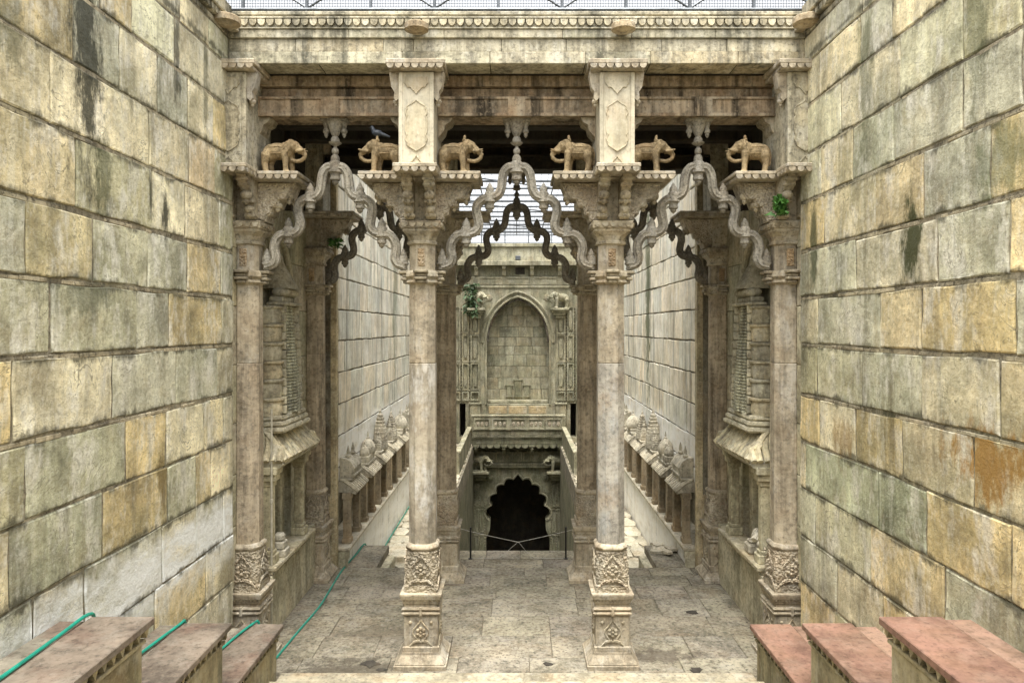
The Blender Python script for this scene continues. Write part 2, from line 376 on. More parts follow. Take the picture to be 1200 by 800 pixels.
# broken slabs by the far-wall corner on the side without the hose, one loose round slab by the hose
brk = thing("broken_slab_pile", "broken pale paving slabs heaped beside the step at the wall corner", "rubble", (3.0, 13.9, 0))
for k in range(7):
    n = 5; a0 = random.random()*6; r = random.uniform(.10, .24)
    pts = [(r*math.cos(a0+2*PI*i/n)*(1+J(.3)), r*math.sin(a0+2*PI*i/n)*(1+J(.3))) for i in range(n)]
    mb = MB(); mb.plate(pts, [], 0, .05, lambda a, b, t: (a, b, t + a*J(.02)))
    o = mb.build("slab_fragment", M['path'], brk, (J(.24), J(.45), .004+.01*k)); o.rotation_euler = (J(.12), J(.12), 0)
mb = MB(); mb.plate([(.34*math.cos(a)*(1+J(.1)), .55*math.sin(a)*(1+J(.1))) for a in [i*2*PI/9 for i in range(9)]], [], 0, .12, lambda a, b, t: (a, b, t))
tag(mb.build("loose_flagstone", M['path'], None, (-2.72, 16.2, -.79)), "rounded loose slab lying on the path beside the green hose", "slab")

# pit: floor, walls under the paths, descending flight
pt = MB(); pt.box(-2.2, 2.2, 14, 37, -9.6, -9.0); structure("pit_floor", pt, M['floor_gap'])
pw = MB(); pw.box(-2.195, 2.195, 26, 31.4, -8.99, -8.7); structure("water", pw, M['water'])
for s in (-1, 1):
    mb = MB(); xa, xb = sorted((s*2.02, s*2.6)); mb.box(xa, xb, 14.13, 32.0, -9.4, -.86)
    structure("pit_wall_hose_side" if s < 0 else "pit_wall_rubble_side", mb, M['facade_low'])
fl = MB(); fl.box(-2.0, 2.0, 14.13, 15.0, -9.2, -.6); flight = structure("descending_stairs", fl, M['facade_low'])
for i in range(24):
    b = MB(); b.cbox(-2.0, 2.0, 14.9+i*.5, 15.46+i*.5, -9.1, -.9-i*.33, .02); b.build("stair_tread", M['facade_low'], flight)

# near stairs going up behind the camera
st = MB(); st.box(-4.0, 4.0, 8.25, 8.3, -.9, -.1); stairs = structure("stairs", st, M['floor_gap'])
for i in range(44):
    yb = 8.80 - .54*i if i < 2 else 8.26 - .40*(i-1)
    z = .17*(i+1) if i < 3 else .51+.185*(i-2)
    if yb < -9: break
    b = MB(); b.cbox(-3.0 if i else -3.04, 3.0 if i else 3.04, yb-.62, yb, z-.30, z, .02)
    b.build("stair_step", M['step'], stairs, tint=(1.05,1.03,1.0))

# ------------------------------------------------------------------ block walls
def wall_block(s, X, u0, u1, z0, z1, t, mat, parent, inset=.012, jit=.012, tint=None, proud=0.0):
    # perimeter of 12 points, ragged, with a chamfered and slightly uneven face; wall plane x = s*X, face towards the centre
    per = []
    for (a0, b0), (a1, b1) in (((u0,z0),(u1,z0)), ((u1,z0),(u1,z1)), ((u1,z1),(u0,z1)), ((u0,z1),(u0,z0))):
        for k in range(3):
            f = k/3; per.append((a0+(a1-a0)*f+J(jit), b0+(b1-b0)*f+J(jit)))
    cu, cz = (u0+u1)/2, (z0+z1)/2; hu, hz = (u1-u0)/2, (z1-z0)/2
    def P(a, b, d): return (s*(X - d), a, b)
    back = [P(a, b, -t) for a, b in per]
    mid = [P(a, b, proud-.008+J(.002)) for a, b in per]
    ins = inset*(.7+.6*random.random())
    fr = [P(cu+(a-cu)*(1-ins/hu), cz+(b-cz)*(1-ins/hz), proud+J(.005)) for a, b in per]
    mb = MB(); mb.loft([back, mid, fr], cap=True)
    return mb.build("stone_block", mat, parent, tint=tint)

def px2y(off): return XW*800/off      # pixel distance from the vanishing point -> depth along the near wall
LV = [0.0, .62, 1.25, 1.87, 2.5, 3.11, 3.74, 4.39, 5.01, 5.62, 6.27, 6.87, 7.5, 8.05, 8.42]
LJ = {3:[40,100,190,230,262], 4:[12,121,197,230,248], 5:[30,148,195,240,262], 6:[15,132,207,255], 7:[60,160,198,260], 8:[30,109,174,220,259],
      9:[88,178,217,257], 10:[59,175,222,252], 11:[86,141,185,220,250], 12:[55,118,155,205,240], 13:[90,150,212,245]}
RJ = {3:[1107,1020,955], 4:[1185,1085,1029,944], 5:[1140,1057,1002,960], 6:[1080,1010,957], 7:[1080,1031,958], 8:[1098,1003,955],
      9:[1160,1082,1026,965], 10:[1198,1128,1047,999,962], 11:[1198,1128,1054,985], 12:[1103,1045,1008,960], 13:[1150,1075,1010,970]}
TINTS_L = {(9,1):(.98,.9,.76), (8,1):(.98,.92,.74), (5,1):(.74,.80,.76), (4,1):(.76,.83,.80), (7,1):(.84,.88,.84), (4,3):(.9,.95,.93), (9,3):(1.25,1.25,1.2), (11,3):(1.22,1.2,1.15), (10,3):(1.06,.93,.80)}
TINTS_R = {(9,1):(.82,.88,.92), (8,1):(.84,.9,.93), (6,3):(.98,1.03,1.0), (4,2):(.72,.84,.80), (4,3):(.74,.85,.8), (9,2):(1.08,.98,.82), (10,3):(.85,.93,.95), (7,2):(1.0,.92,.78)}
def near_wall(s, mat, joints, tints, label):
    root = thing("retaining_wall", label, "wall", (0,0,0))
    m = MB(); a, b = sorted((s*(XW+.013), s*(XW+.9))); m.box(a, b, -14, 9.1, -.9, 8.42); m.build("mortar_bed", M['mortar'], root)
    for c in range(len(LV)-1):
        z0, z1 = LV[c], LV[c+1]; g = .010
        if c in joints: ys = [px2y(605.5-x if s < 0 else x-605.5) for x in joints[c]]
        else: ys = [4.6+J(.2), 5.7+J(.3), 6.9+J(.3), 8.1+J(.3)]
        ys = sorted(y for y in ys if 3.5 < y < 9.0)
        first = ys[0]
        pre = []
        while first > -4: first -= random.uniform(.8, 1.25); pre.append(first)
        ys = sorted(pre) + ys + [9.1]
        base = [i for i, y in enumerate(ys) if y >= 4.4][0]
        for i in range(len(ys)-1):
            gz = .036 if c in (5,6,7,8,9) else (.022 if c > 9 else .010)
            tt = tints.get((c, i-base+1)) or random.choice(PALW)
            f = 1+J(.13)
            wall_block(s, XW, ys[i]+g, ys[i+1]-(g if i < len(ys)-2 else 0), z0+gz*.4, z1-gz, .12, mat, root, tint=tuple(q*f for q in tt), proud=J(.004))
        # course packing of small stones and mortar between two courses
        if c in (5,6,7,8,9,10,11):
            mb = MB(); y = 3.0
            while y < 9.0:
                L = random.uniform(.12, .5); zc = z1-.020
                if random.random() < .8:
                    mb.cbox(*sorted((s*(XW+.06), s*(XW+.004+J(.004)))), y, min(y+L-.01, 9.08), zc-.016-random.uniform(0,.010), zc+.012+random.uniform(0,.008), .005)
                y += L
            mb.build("course_packing", M['mortar'], root, tint=(1.45,1.42,1.35))
    # return face at the end and the coping
    cp = MB()
    for (d, za, zb) in ((.00,8.425,8.50), (.05,8.505,8.58), (.10,8.585,8.63), (.06,8.635,8.80)):
        cp.cbox(*sorted((s*(XW-d), s*(XW+.9))), -14, 8.92, za, zb, .012)
    co = cp.build("coping", M['beam'], root)
    sc = scallop_mesh(.085, .075, M['beam'])
    y = 5.0
    while y < 8.8:
        put("scallop", sc, co, (s*(XW-.055), y, 8.575), rot=(0, 0, PI/2)); y += .115
    return root
_scal = {}
def scallop_mesh(wd, h, mat, t=.03):      # hanging rounded tongue, top at z=0, centred on x, thickness along y
    key = (round(wd,3), round(h,3), mat.name)
    if key not in _scal:
        pts = [(-wd/2, 0)] + [(-wd/2*math.cos(PI*k/6), -h*.35-h*.65*math.sin(PI*k/6)**1.3) for k in range(7)] + [(wd/2, 0)]
        _scal[key] = MB().plate(pts, [], -t/2, t/2, lambda a, b, q: (a, q, b)).mesh("scallop", mat)
    return _scal[key]
near_wall(-1, M['wall_l'], LJ, TINTS_L, "tall pale limestone block wall running above the green hose and brown topped pedestals")
near_wall(1, M['wall_r'], RJ, TINTS_R, "tall limestone block wall with orange rust stains above the red topped pedestals")

def far_wall(s, mat, label):
    root = thing("side_wall", label, "wall", (0,0,0))
    m = MB(); m.box(*sorted((s*(XF+.03), s*(XF+.9))), 12.9, 33.5, 1.45, 8.35)
    m.box(*sorted((s*(XF+.3), s*(XF+.9))), 12.9, 33.5, -1.5, 1.45); m.build("mortar_bed", M['mortar_far'], root)
    zs = [1.45, 1.86, 2.47, 3.10, 3.72, 4.35, 4.97, 5.6, 6.2, 6.8, 7.4, 7.95, 8.35]
    for c in range(len(zs)-1):
        y = 13.105
        y1 = y+random.random()*.5+.2
        while y < 32.3:
            L = random.choice((.5,.65,.8,1.0,1.2)) if y > 13.2 else .3+random.random()*.6; y1 = min(y+L, 32.35)
            f = 1+J(.09); tt = random.choice(PAL)
            wall_block(s, XF, y+.008, y1-.008, zs[c]+.010, zs[c+1]-.022, .1, mat, root, inset=.012, tint=tuple(q*f for q in tt), proud=J(.008))
            y = y1
    lw = MB(); lw.box(*sorted((s*3.29, s*(XF+.35))), 13.24, 31.9, -.86, .31); lw.build("low_wall", mat, root)
    sh = MB(); sh.cbox(*sorted((s*3.20, s*(XF+.33))), 13.1, 31.9, .315, .39, .015); sh.build("ledge", M['path'], root)
    e = MB(); e.cbox(*sorted((s*3.23, s*3.3)), 13.1, 13.22, .16, .31, .01); e.cbox(*sorted((s*3.26, s*3.45)), 13.11, 13.235, -.85, .155, .01); e.cbox(*sorted((s*3.3, s*3.45)), 13.11, 13.235, .155, .31, .01); e.build("ledge_end_moulding", M['niche'], root)
    cp = MB(); cp.cbox(*sorted((s*(XF-.08), s*(XF+.9))), 13.3, 33.4, 8.355, 8.5, .015); cp.build("coping", M['beam'], root)
far_wall(-1, M['far_l'], "long pale side wall behind the columns with the green hose along its foot")
far_wall(1, M['far_r'], "long pale side wall with a dark green vertical streak beyond the rubble")

# ------------------------------------------------------------------ columns
D1, D2, CX, EX = 9.52, 12.64, 1.305, 3.745
def ledge_scallops(parent, x0, x1, y, z, mat, wd=.085, ax='x', h=.06):
    n = max(1, int(round(abs(x1-x0)/.105))); me = scallop_mesh(wd, h, mat)
    for k in range(n):
        c = x0+(x1-x0)*(k+.5)/n
        if ax == 'x': put("scallop", me, parent, (c, y, z))
        else: put("scallop", me, parent, (y, c, z), rot=(0,0,PI/2))
def bud_profile(r, h):    # hanging lotus bud, top at 0
    return [(r*.55,0),(r*.75,-.08*h),(r*.55,-.16*h),(r*.95,-.3*h),(r,-.45*h),(r*.8,-.6*h),(r*.4,-.7*h),(r*.55,-.78*h),(r*.4,-.9*h),(r*.05,-h)]
def motif(mb, cx, z, y, r):      # carved lotus in an ogee frame on a face looking to -y
    pts = []
    for k in range(24):
        a = 2*PI*k/24; rr = r*(1+.10*math.cos(4*a))
        x_, z_ = rr*math.sin(a)*.95, rr*math.cos(a)*1.15
        if abs(x_) < r*.22 and z_ > 0: z_ += r*.35*(1-abs(x_)/(r*.22))
        pts.append((cx+x_, y-.006, z+z_))
    mb.tube(pts+[pts[0]], r*.10, 5)
    for k in range(6):
        a = 2*PI*k/6
        mb.ell((cx+r*.45*math.sin(a), y-.004, z+r*.45*math.cos(a)), (r*.26, .026, r*.26), 7, 4)
    mb.ell((cx, y-.004, z), (r*.2, .028, r*.2), 7, 4)
    for sg in (-1, 1):
        mb.tube([(cx+sg*r*t_, y-.004, z-r*1.1+r*.55*(t_-.3)**2*-1) for t_ in (.1,.5,.9,1.3,1.7)], [r*.16,r*.2,r*.17,r*.1,r*.04], 5)
        mb.ell((cx+sg*r*1.35, y-.003, z+r*1.25), (r*.24,.016,r*.24), 7, 4)

SIDE_BR = [(.17,6.06),(.30,6.06),(.32,6.14),(.37,6.16),(.39,6.25),(.46,6.27),(.49,6.36),(.58,6.37),(.63,6.42),(.66,6.50),(.70,6.595),(.17,6.595)]
FRONT_BR = [(.16,6.10),(.27,6.07),(.33,6.10),(.35,6.18),(.32,6.26),(.36,6.36),(.44,6.42),(.52,6.47),(.58,6.54),(.62,6.615),(.16,6.615)]
def column(name, label, loc, sides=(-1,1), tones=None, lowmat='col', group=None, front=True, ornate=True, dark=1.0, upmat='col'):
    t = thing(name, label, "column", loc, group)
    T = lambda f=.06: tuple(dark*q for q in ((1+J(f),)*3))
    c, cv = M['col'], M['carv']
    def part(nm, secs, mat, smooth=False): return MB().octo(secs).build(nm, mat, t, tint=T(), smooth=smooth)
    part("plinth", [(0,.355,.012),(.055,.355,.012),(.06,.335,.012),(.075,.335,.012),(.17,.262,.012),(.20,.258,.012)], c)
    d = part("pedestal_die", [(.2,.25,.01),(.265,.25,.01),(.28,.232,.01),(.68,.232,.01),(.69,.24,.01)], M['col'])
    if ornate:
        mo = MB(); motif(mo, 0, .47, -.232, .105); mo.build("floral_relief", cv, d, tint=T())
        for sg in (-1, 1):
            m2 = MB(); motif(m2, 0, .47, -.232, .105); o = m2.build("floral_relief", cv, d, tint=T()); o.rotation_euler = (0,0,sg*PI/2)
    mb = MB()
    for zc in (.725, .785):
        mb.octo([(zc-.03,.235,.01),(zc-.022,.252,.01),(zc,.262,.01),(zc+.02,.252,.01),(zc+.026,.235,.01)])
    for a in range(4):
        sx, sy = [(0,-1),(1,0),(0,1),(-1,0)][a]; mb.cbox(sx*.245-.02, sx*.245+.02, sy*.245-.02, sy*.245+.02, .69, .82, .008)
    mb.build("torus_moulding", c, t, tint=T())
    co = part("pedestal_cornice", [(.81,.228,.01),(.84,.228,.01),(.86,.243,.01),(.90,.25,.01),(.925,.272,.01),(.975,.285,.01),(.995,.285,.012),(1.0,.275,.012)], c)
    if ornate:
        db = MB()
        for k in range(11):
            for sx in (-1,):
                x = -.225+.045*k
                db.ell((x, -.252, .908), (.017,.016,.02), 6, 4); db.ell((.252, x, .908), (.016,.017,.02), 6, 4); db.ell((-.252, x, .908), (.016,.017,.02), 6, 4)
        db.build("bead_row", cv, co, tint=T())
    v = part("vase_block", [(1.0,.225,.008),(1.09,.225,.008),(1.10,.205,.02),(1.22,.222,.04),(1.36,.222,.06),(1.46,.205,.075),(1.53,.212,.09),(1.565,.20,.1)], M['relief'])
    if ornate:
        for rz in (0, PI/2, -PI/2):
            m2 = MB(); motif(m2, 0, 1.31, -.222, .125); o = m2.build("leaf_relief", M['relief'], v, tint=T()); o.rotation_euler = (0,0,rz)
    part("neck_ring", [(1.555,.195,.08),(1.57,.215,.09),(1.60,.222,.09),(1.625,.21,.09),(1.645,.188,.09)], c, smooth=True)
    part("lower_shaft", [(1.60,.184,.1),(2.6,.183,.1),(4.105,.18,.1),(4.115,.176,.098)], M[lowmat])
    part("upper_shaft", [(4.118,.176,.098),(4.128,.18,.1),(5.22,.177,.1)], M[upmat])
    k = part("collar", [(5.20,.19,.1),(5.23,.215,.1),(5.27,.20,.1),(5.31,.225,.1),(5.36,.215,.1),(5.395,.19,.1)], cv)
    for a in range(4):
        sx, sy = [(0,-1),(1,0),(0,1),(-1,0)][a]; fb = MB()
        for (z0, z1, w_, pr) in ((5.215,5.255,.06,.27),(5.26,5.30,.085,.30),(5.305,5.345,.07,.285),(5.35,5.392,.095,.325)):
            x0, x1 = (-w_, w_) if sx == 0 else sorted((sx*.15, sx*pr)); y0, y1 = (-w_, w_) if sy == 0 else sorted((sy*.15, sy*pr))
            fb.cbox(x0, x1, y0, y1, z0, z1, .01)
        fb.build("collar_corbel", cv, k, tint=T())
    nk = part("neck", [(5.39,.177,.1),(5.75,.175,.1)], c)
    if ornate:
        m2 = MB(); m2.cbox(-.05, .05, -.19, -.17, 5.45, 5.69, .008)
        for zz in (5.49, 5.54, 5.59, 5.64):
            for xx in (-.025, .025): m2.ell((xx, -.19, zz), (.02,.012,.02), 6, 4)
        m2.build("neck_relief", M['relief'], nk, tint=(.95,.78,.6))
    cap = part("capital", [(5.74,.178,.1),(5.755,.205,.11),(5.785,.205,.11),(5.80,.19,.1),(5.86,.205,.09),(5.91,.24,.04),(5.92,.252,.02),(5.955,.252,.02),(5.96,.272,.012),(6.05,.275,.012),(6.06,.265,.012)], cv)
    ledge_scallops(cap, -.26, .26, -.28, 6.03, cv, .08)
    for sg in (-1, 1): ledge_scallops(cap, -.26, .26, sg*.28, 6.03, cv, .08, 'y')
    part("bracket_core", [(6.06,.175,.01),(6.60,.175,.01)], cv)
    for s in sides:
        b = MB(); b.plate([(s*a, z) for a, z in SIDE_BR], [], -.15, .15, lambda a, z, q: (a, q, z))
        b.plate([(s*(a*.93+.012), z*.93+.448) for a, z in SIDE_BR], [], -.175, .175, lambda a, z, q: (a, q, z))
        br = b.build("side_bracket", M['relief'], t, tint=T(.04))
        p = MB(); p.lathe(bud_profile(.062, .20), s*.60, -.08, 10, 6.50); p.lathe(bud_profile(.07, .16), s*.44, -.08, 10, 6.36); p.lathe(bud_profile(.055, .16), s*.60, .10, 8, 6.48)
        p.build("lotus_pendant", cv, br, smooth=True, tint=T())
    xl = -.82 if -1 in sides else -.3; xr = .82 if 1 in sides else .3
    lg = MB(); lg.cbox(xl, xr, -.40, .40, 6.655, 6.70, .008); lg.cbox(xl+.03, xr-.03, -.37, .37, 6.60, 6.65, .01)
    L = lg.build("elephant_ledge", c, t, tint=T())
    for (a, b_) in ((xl, -.28), (.28, xr)):
        if b_-a > .1: ledge_scallops(L, a, b_, -.385, 6.653, c)
    if front:
        for sg in (-1, 1):
            b = MB(); b.plate([(-a, z) for a, z in FRONT_BR], [], sg*.145-.06, sg*.145+.06, lambda a, z, q: (q, a, z))
            b.lathe(bud_profile(.075,.22), sg*.145, -.44, 10, 6.46); b.lathe(bud_profile(.07,.2), sg*.145, -.33, 10, 6.28)
            for (yy, zz, rr) in ((-.56,6.56,.05),(-.50,6.50,.045),(-.36,6.30,.05),(-.27,6.12,.06)): b.cbox(sg*.145-.078, sg*.145+.078, yy-rr, yy+rr, zz-.025, zz+.025, .012)
            b.build("front_bracket", cv, t, tint=T())
        fl_ = MB(); fl_.cbox(-.285, .285, -.80, -.403, 6.665, 6.715, .008); fl_.cbox(-.26, .26, -.77, -.405, 6.62, 6.66, .01)
        F = fl_.build("front_ledge", c, t, tint=T())
        ledge_scallops(F, -.28, .28, -.785, 6.663, c)
        for sg in (-1, 1): ledge_scallops(F, -.78, -.42, sg*.27, 6.663, c, .085, 'y')
    # upper block with cartouche
    y0 = -.65 if front else -.24
    ub = MB(); ub.cbox(-.225, .225, y0, .26, 6.705, 7.93, .012)
    for sg in (-1, 1): ub.cbox(*sorted((sg*.228, sg*.175)), y0-.014, y0+.02, 6.72, 7.92, .006)
    U = ub.build("upper_block", M['cream'] if len(sides) == 2 and front else M['beam'], t, tint=tuple(dark*q for q in (1,1,1)))
    if ornate:
        ct = MB()
        hwf = [(0,0),(.03,.02),(.06,.05),(.075,.06),(.09,.085),(.12,.115),(.15,.125),(.17,.115),(.19,.13),(.24,.14),(.29,.13),(.31,.118),(.33,.13),(.40,.14),(.5,.14),(.58,.14),(.66,.13),(.68,.118),(.70,.13),(.76,.14),(.81,.13),(.83,.115),(.85,.122),(.89,.11),(.925,.08),(.94,.06),(.955,.05),(.98,.02),(1,0)]
        pts = [(w_, 7.56-.66*f) for f, w_ in hwf]; lp = pts+[(-a_, z_) for a_, z_ in pts[-2:0:-1]]
        ct.plate(lp, [], -.010, .02, XZ(y0)); ct.tube([(a_, y0-.010, z_) for a_, z_ in lp+[lp[0]]], .010, 5, up=Vector((0,1,0)))
        tp = [(.145,7.86),(.145,7.78),(.125,7.76),(.115,7.73),(.09,7.735),(.06,7.72),(.04,7.69),(.02,7.675),(0,7.64)]; lp = tp+[(-a_, z_) for a_, z_ in tp[-2::-1]]
        ct.plate(lp, [], -.010, .02, XZ(y0)); ct.tube([(a_, y0-.010, z_) for a_, z_ in lp], .010, 5, up=Vector((0,1,0)))
        bp_ = [(-a_, 6.62-(z_-7.64)+.15+.0) for a_, z_ in tp][2:]; lp = bp_+[(-a_, z_) for a_, z_ in bp_[-2::-1]]
        ct.tube([(a_, y0-.006, z_+.07) for a_, z_ in lp], .009, 5, up=Vector((0,1,0)))
        ct.build("cartouche_relief", M['cream'] if len(sides) == 2 and front else M['beam'], U, tint=(.93,.9,.84))
    kb = MB()
    for sg in (-1, 1):
        if front or True:
            kb.plate([(sg*.225,7.60),(sg*.27,7.56),(sg*.30,7.60),(sg*.29,7.68),(sg*.33,7.74),(sg*.34,7.80),(sg*.36,7.93),(sg*.225,7.93)], [], y0+.03, y0+.17, lambda a, z, q: (a, q, z))
            kb.lathe(bud_profile(.045,.12), sg*.275, y0+.1, 8, 7.62)
    kb.build("cap_bracket", c, t, tint=T())
    cb = MB(); cb.cbox(-.35, .35, y0-.10, .28, 7.935, 7.985, .01); cb.cbox(-.38, .38, y0-.13, .28, 7.99, 8.055, .01)
    C_ = cb.build("cap", c, t, tint=T())
    ledge_scallops(C_, -.37, .37, y0-.115, 7.992, c, .09, h=.06)
    return t
gF = "columns of the front row"; gB = "columns of the shaded back row"
column("stone_column", "free-standing carved column with bright white rubbed lower shaft", (-CX, D1, 0), lowmat='white_shaft')
column("stone_column", "free-standing carved column with grey rubbed lower shaft, in the brightly lit row", (CX, D1, 0), lowmat='grey_shaft')
column("engaged_column", "carved wall column in front of the pale conduit beside the green hose", (-EX, D1, 0), sides=(1,), ornate=True, lowmat='brown_shaft')
column("engaged_column", "carved wall column with a green fern growing on its bracket", (EX, D1, 0), sides=(-1,), ornate=True)
for s in (-1, 1):
    column("stone_column", "brown free-standing column in shade behind the %s rubbed column" % ("white" if s < 0 else "grey"), (s*CX, D2, 0), front=False, ornate=False, group=gB, dark=1.1, lowmat='brown_shaft', upmat='brown_shaft')
    column("engaged_column", "shaded wall column beyond the niche shrine, %s" % ("with the green hose passing its base" if s < 0 else "beside the broken slabs"), (s*EX, D2, 0), sides=(-s,), front=False, ornate=True, group=gB, dark=1.15, lowmat='brown_shaft', upmat='brown_shaft')

# ------------------------------------------------------------------ serpentine arches with finials and hanging pendants
HALF = [(512,259),(530,252),(552,256),(570,280),(577,315),(582,350),(598,377),(632,390),(664,398),(687,420),(692,450),(684,485),(682,515),(700,540),(737,549),(775,556),(800,585),(806,620),(800,655),(812,682),(848,694)]
def smooth(pts, n=5):
    out = []
    for i in range(len(pts)-1):
        p0, p1, p2, p3 = pts[max(i-1,0)], pts[i], pts[i+1], pts[min(i+2, len(pts)-1)]
        for k in range(n):
            t_ = k/n
            out.append(tuple(.5*((2*p1[j])+(-p0[j]+p2[j])*t_+(2*p0[j]-5*p1[j]+4*p2[j]-p3[j])*t_*t_+(-p0[j]+3*p1[j]-3*p2[j]+p3[j])*t_**3) for j in range(len(p1))))
    return out+[pts[-1]]
FIN = [(.004,.215),(.018,.19),(.022,.17),(.034,.15),(.042,.12),(.040,.09),(.052,.075),(.056,.05),(.060,.02),(.058,-.02),(.066,-.035),(.066,-.055),(.048,-.07),(.044,-.10),(.050,-.12),(.046,-.145),(.028,-.16),(.032,-.175),(.020,-.195),(.004,-.215)]
def finial_mesh(mat, k=1.0): return MB().lathe([(r*k*1.36, z*k) for r, z in FIN][::-1], n=12).mesh("finial", mat, True)
fin_me = finial_mesh(M['toran']); fin_big = finial_mesh(M['toran'], 1.12)
RIDGE = []
for k in range(16):
    a = 2*PI*k/16; r = 1.0+(.09 if k % 2 else -.09); RIDGE.append((r*math.cos(a)*1.15, r*math.sin(a)))
def arch(label, cx, y, clear, group, dark=1.0):
    root = thing("serpentine_arch", label, "arch", (cx, y, 5.39), group)
    sx = clear/2.24
    half = [((u-512)/3.81/84.2*sx, EYE+(383.5-(130+v/3.81))/84.2-5.39) for u, v in HALF]
    hs_ = smooth(half, 5)
    path = [(-a, 0, b) for a, b in hs_[::-1]] + [(a, 0, b) for a, b in hs_[1:]]
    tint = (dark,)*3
    MB().tube(path, .062, up=Vector((0,1,0)), prof=RIDGE).build("scroll_band", M['toran'], root, smooth=False, tint=tint)
    for (u, v) in ((632,390),(737,545)):
        for s in (-1, 1): put("finial", fin_me, root, (s*(u-512)/3.81/84.2*sx, 0, EYE+(383.5-(130+v/3.81))/84.2-5.39), tint=tint)
    put("finial", fin_big, root, (0, 0, 6.82-5.39), tint=tint)
    for s in (-1, 1):
        put("end_bud", finial_mesh(M['toran'], .82), root, (s*(clear/2-.085), 0, .14), tint=tint)
    return root
def pendant(label, cx, y, group, dark=1.0):
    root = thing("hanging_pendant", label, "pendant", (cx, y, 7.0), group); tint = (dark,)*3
    MB().lathe([(.004,0),(.03,.012),(.048,.035),(.05,.06),(.044,.085),(.025,.105),(.022,.13),(.05,.14),(.085,.165),(.09,.175),(.06,.185),(.062,.215),(.05,.245),(.036,.26),(.045,.275),(.06,.30),(.085,.36),(.10,.40),(.11,.44),(.13,.46),(.13,.50)], n=14).build("stem", M['toran'], root, smooth=True, tint=tint)
    for s in (-1, 1):
        MB().lathe([(.004,.24),(.02,.26),(.03,.28),(.026,.30),(.045,.32),(.045,.345),(.03,.37),(.035,.40),(.05,.44),(.05,.50)], s*.125, 0, 10).build("side_bud", M['toran'], root, smooth=True, tint=tint)
    MB().cbox(-.19, .19, -.10, .10, .455, .495, .01).build("bracket_plate", M['toran'], root, tint=tint)
clearM, clearS = 2.24, 2.07
sxm = (CX+EX)/2
for y, dk, where in ((D1-.02, 1.0, "bright row"), (D2-.02, .62, "shaded back row")):  # back row tinted darker, putting its shade into the colour
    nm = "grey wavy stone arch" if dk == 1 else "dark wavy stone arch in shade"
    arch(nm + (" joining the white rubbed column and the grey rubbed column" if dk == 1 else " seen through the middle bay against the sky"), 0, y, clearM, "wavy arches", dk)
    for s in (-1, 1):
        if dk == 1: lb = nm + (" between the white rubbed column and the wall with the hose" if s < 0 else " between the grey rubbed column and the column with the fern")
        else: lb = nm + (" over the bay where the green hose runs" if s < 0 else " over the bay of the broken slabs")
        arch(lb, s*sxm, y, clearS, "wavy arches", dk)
for y, dk in ((D1-.02, 1.0), (D2-.02, .62)):  # back row pendants get a darker tint as painted shade
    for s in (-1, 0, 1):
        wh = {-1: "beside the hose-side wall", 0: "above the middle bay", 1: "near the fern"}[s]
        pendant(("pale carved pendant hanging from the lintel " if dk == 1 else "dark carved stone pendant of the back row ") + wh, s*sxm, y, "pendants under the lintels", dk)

# ------------------------------------------------------------------ lintels, roof, big front beam
def lintel_row(y0, y1, label, back, dark=1.0):
    LM = M['shade_dirt'] if back else M['lintel']  # back lintels take the near-black colour as painted shade
    root = thing("stone_lintel", label, "lintel", (0,0,0)); tint = (dark,)*3
    bays = [(-3.9, -CX-.23), (-CX+.23, CX-.23), (CX+.23, 3.9)]
    for i, (a, b) in enumerate(bays):
        m = MB(); m.cbox(a, b, y0, y1, 7.49, 7.725, .012); Lb = m.build("lintel_beam", LM, root, tint=tint)
        fa = a+.35 if i == 0 else a; fb = b-.35 if i == 2 else b; mid = (fa+fb)/2
        # raised border leaving two sunk rectangular panels
        r = MB(); r.plate([(fa,7.485),(fb,7.485),(fb,7.745),(fa,7.745)], [[(fa+.05,7.525),(mid-.12,7.525),(mid-.12,7.715),(fa+.05,7.715)], [(mid+.12,7.525),(fb-.05,7.525),(fb-.05,7.715),(mid+.12,7.715)]], -.025, .01, XZ(y0))
        r.build("panel_border", LM, Lb, tint=tint)
        m = MB(); m.cbox(a, b, y0+.10, y1-.04, 7.73, 7.90, .01); m.cbox(a, b, y0+.03, y1-.04, 7.905, 8.055, .01); m.build("upper_course", LM, root, tint=tuple(dark*q for q in (.9,.86,.8)))
        # small corbels where the lintel meets the columns
        for (e, s) in ((a, 1), (b, -1)):
            if abs(e) > 3.5: e = e - math.copysign(.33, e)
            c = MB(); c.plate([(e,7.485),(e+s*.20,7.485),(e+s*.17,7.42),(e+s*.10,7.38),(e+s*.08,7.30),(e,7.20)], [], .03, .33, XZ(y0)); c.build("corbel", M['carv'], root, tint=tint)
    return root
lintel_row(9.31, 9.74, "reddish stained lintel with sunk panels above the ochre elephants", False)
lintel_row(12.43, 12.86, "dark lintel of the shaded back row of columns", True, .6)  # lower tint darkens this row further for its shade
rf = thing("roof_slab", "roof ceiling coloured near black as shade between the two rows of columns", "ceiling", (0,0,0))
MB().box(-4.6, 4.6, 9.0, 13.2, 8.062, 8.36).build("ceiling", M['shade_dirt'], rf)  # blackness under the slab is shade put into the colour
for y in (10.35, 11.2, 12.0): MB().cbox(-3.9, 3.9, y-.12, y+.12, 7.86, 8.06, .02).build("ceiling_beam", M['shade_dirt'], rf)
MB().cbox(-4.0, 4.0, 9.75, 9.78, 7.5, 8.06, .004).build("lintel_back", M['shade_dirt'], rf)

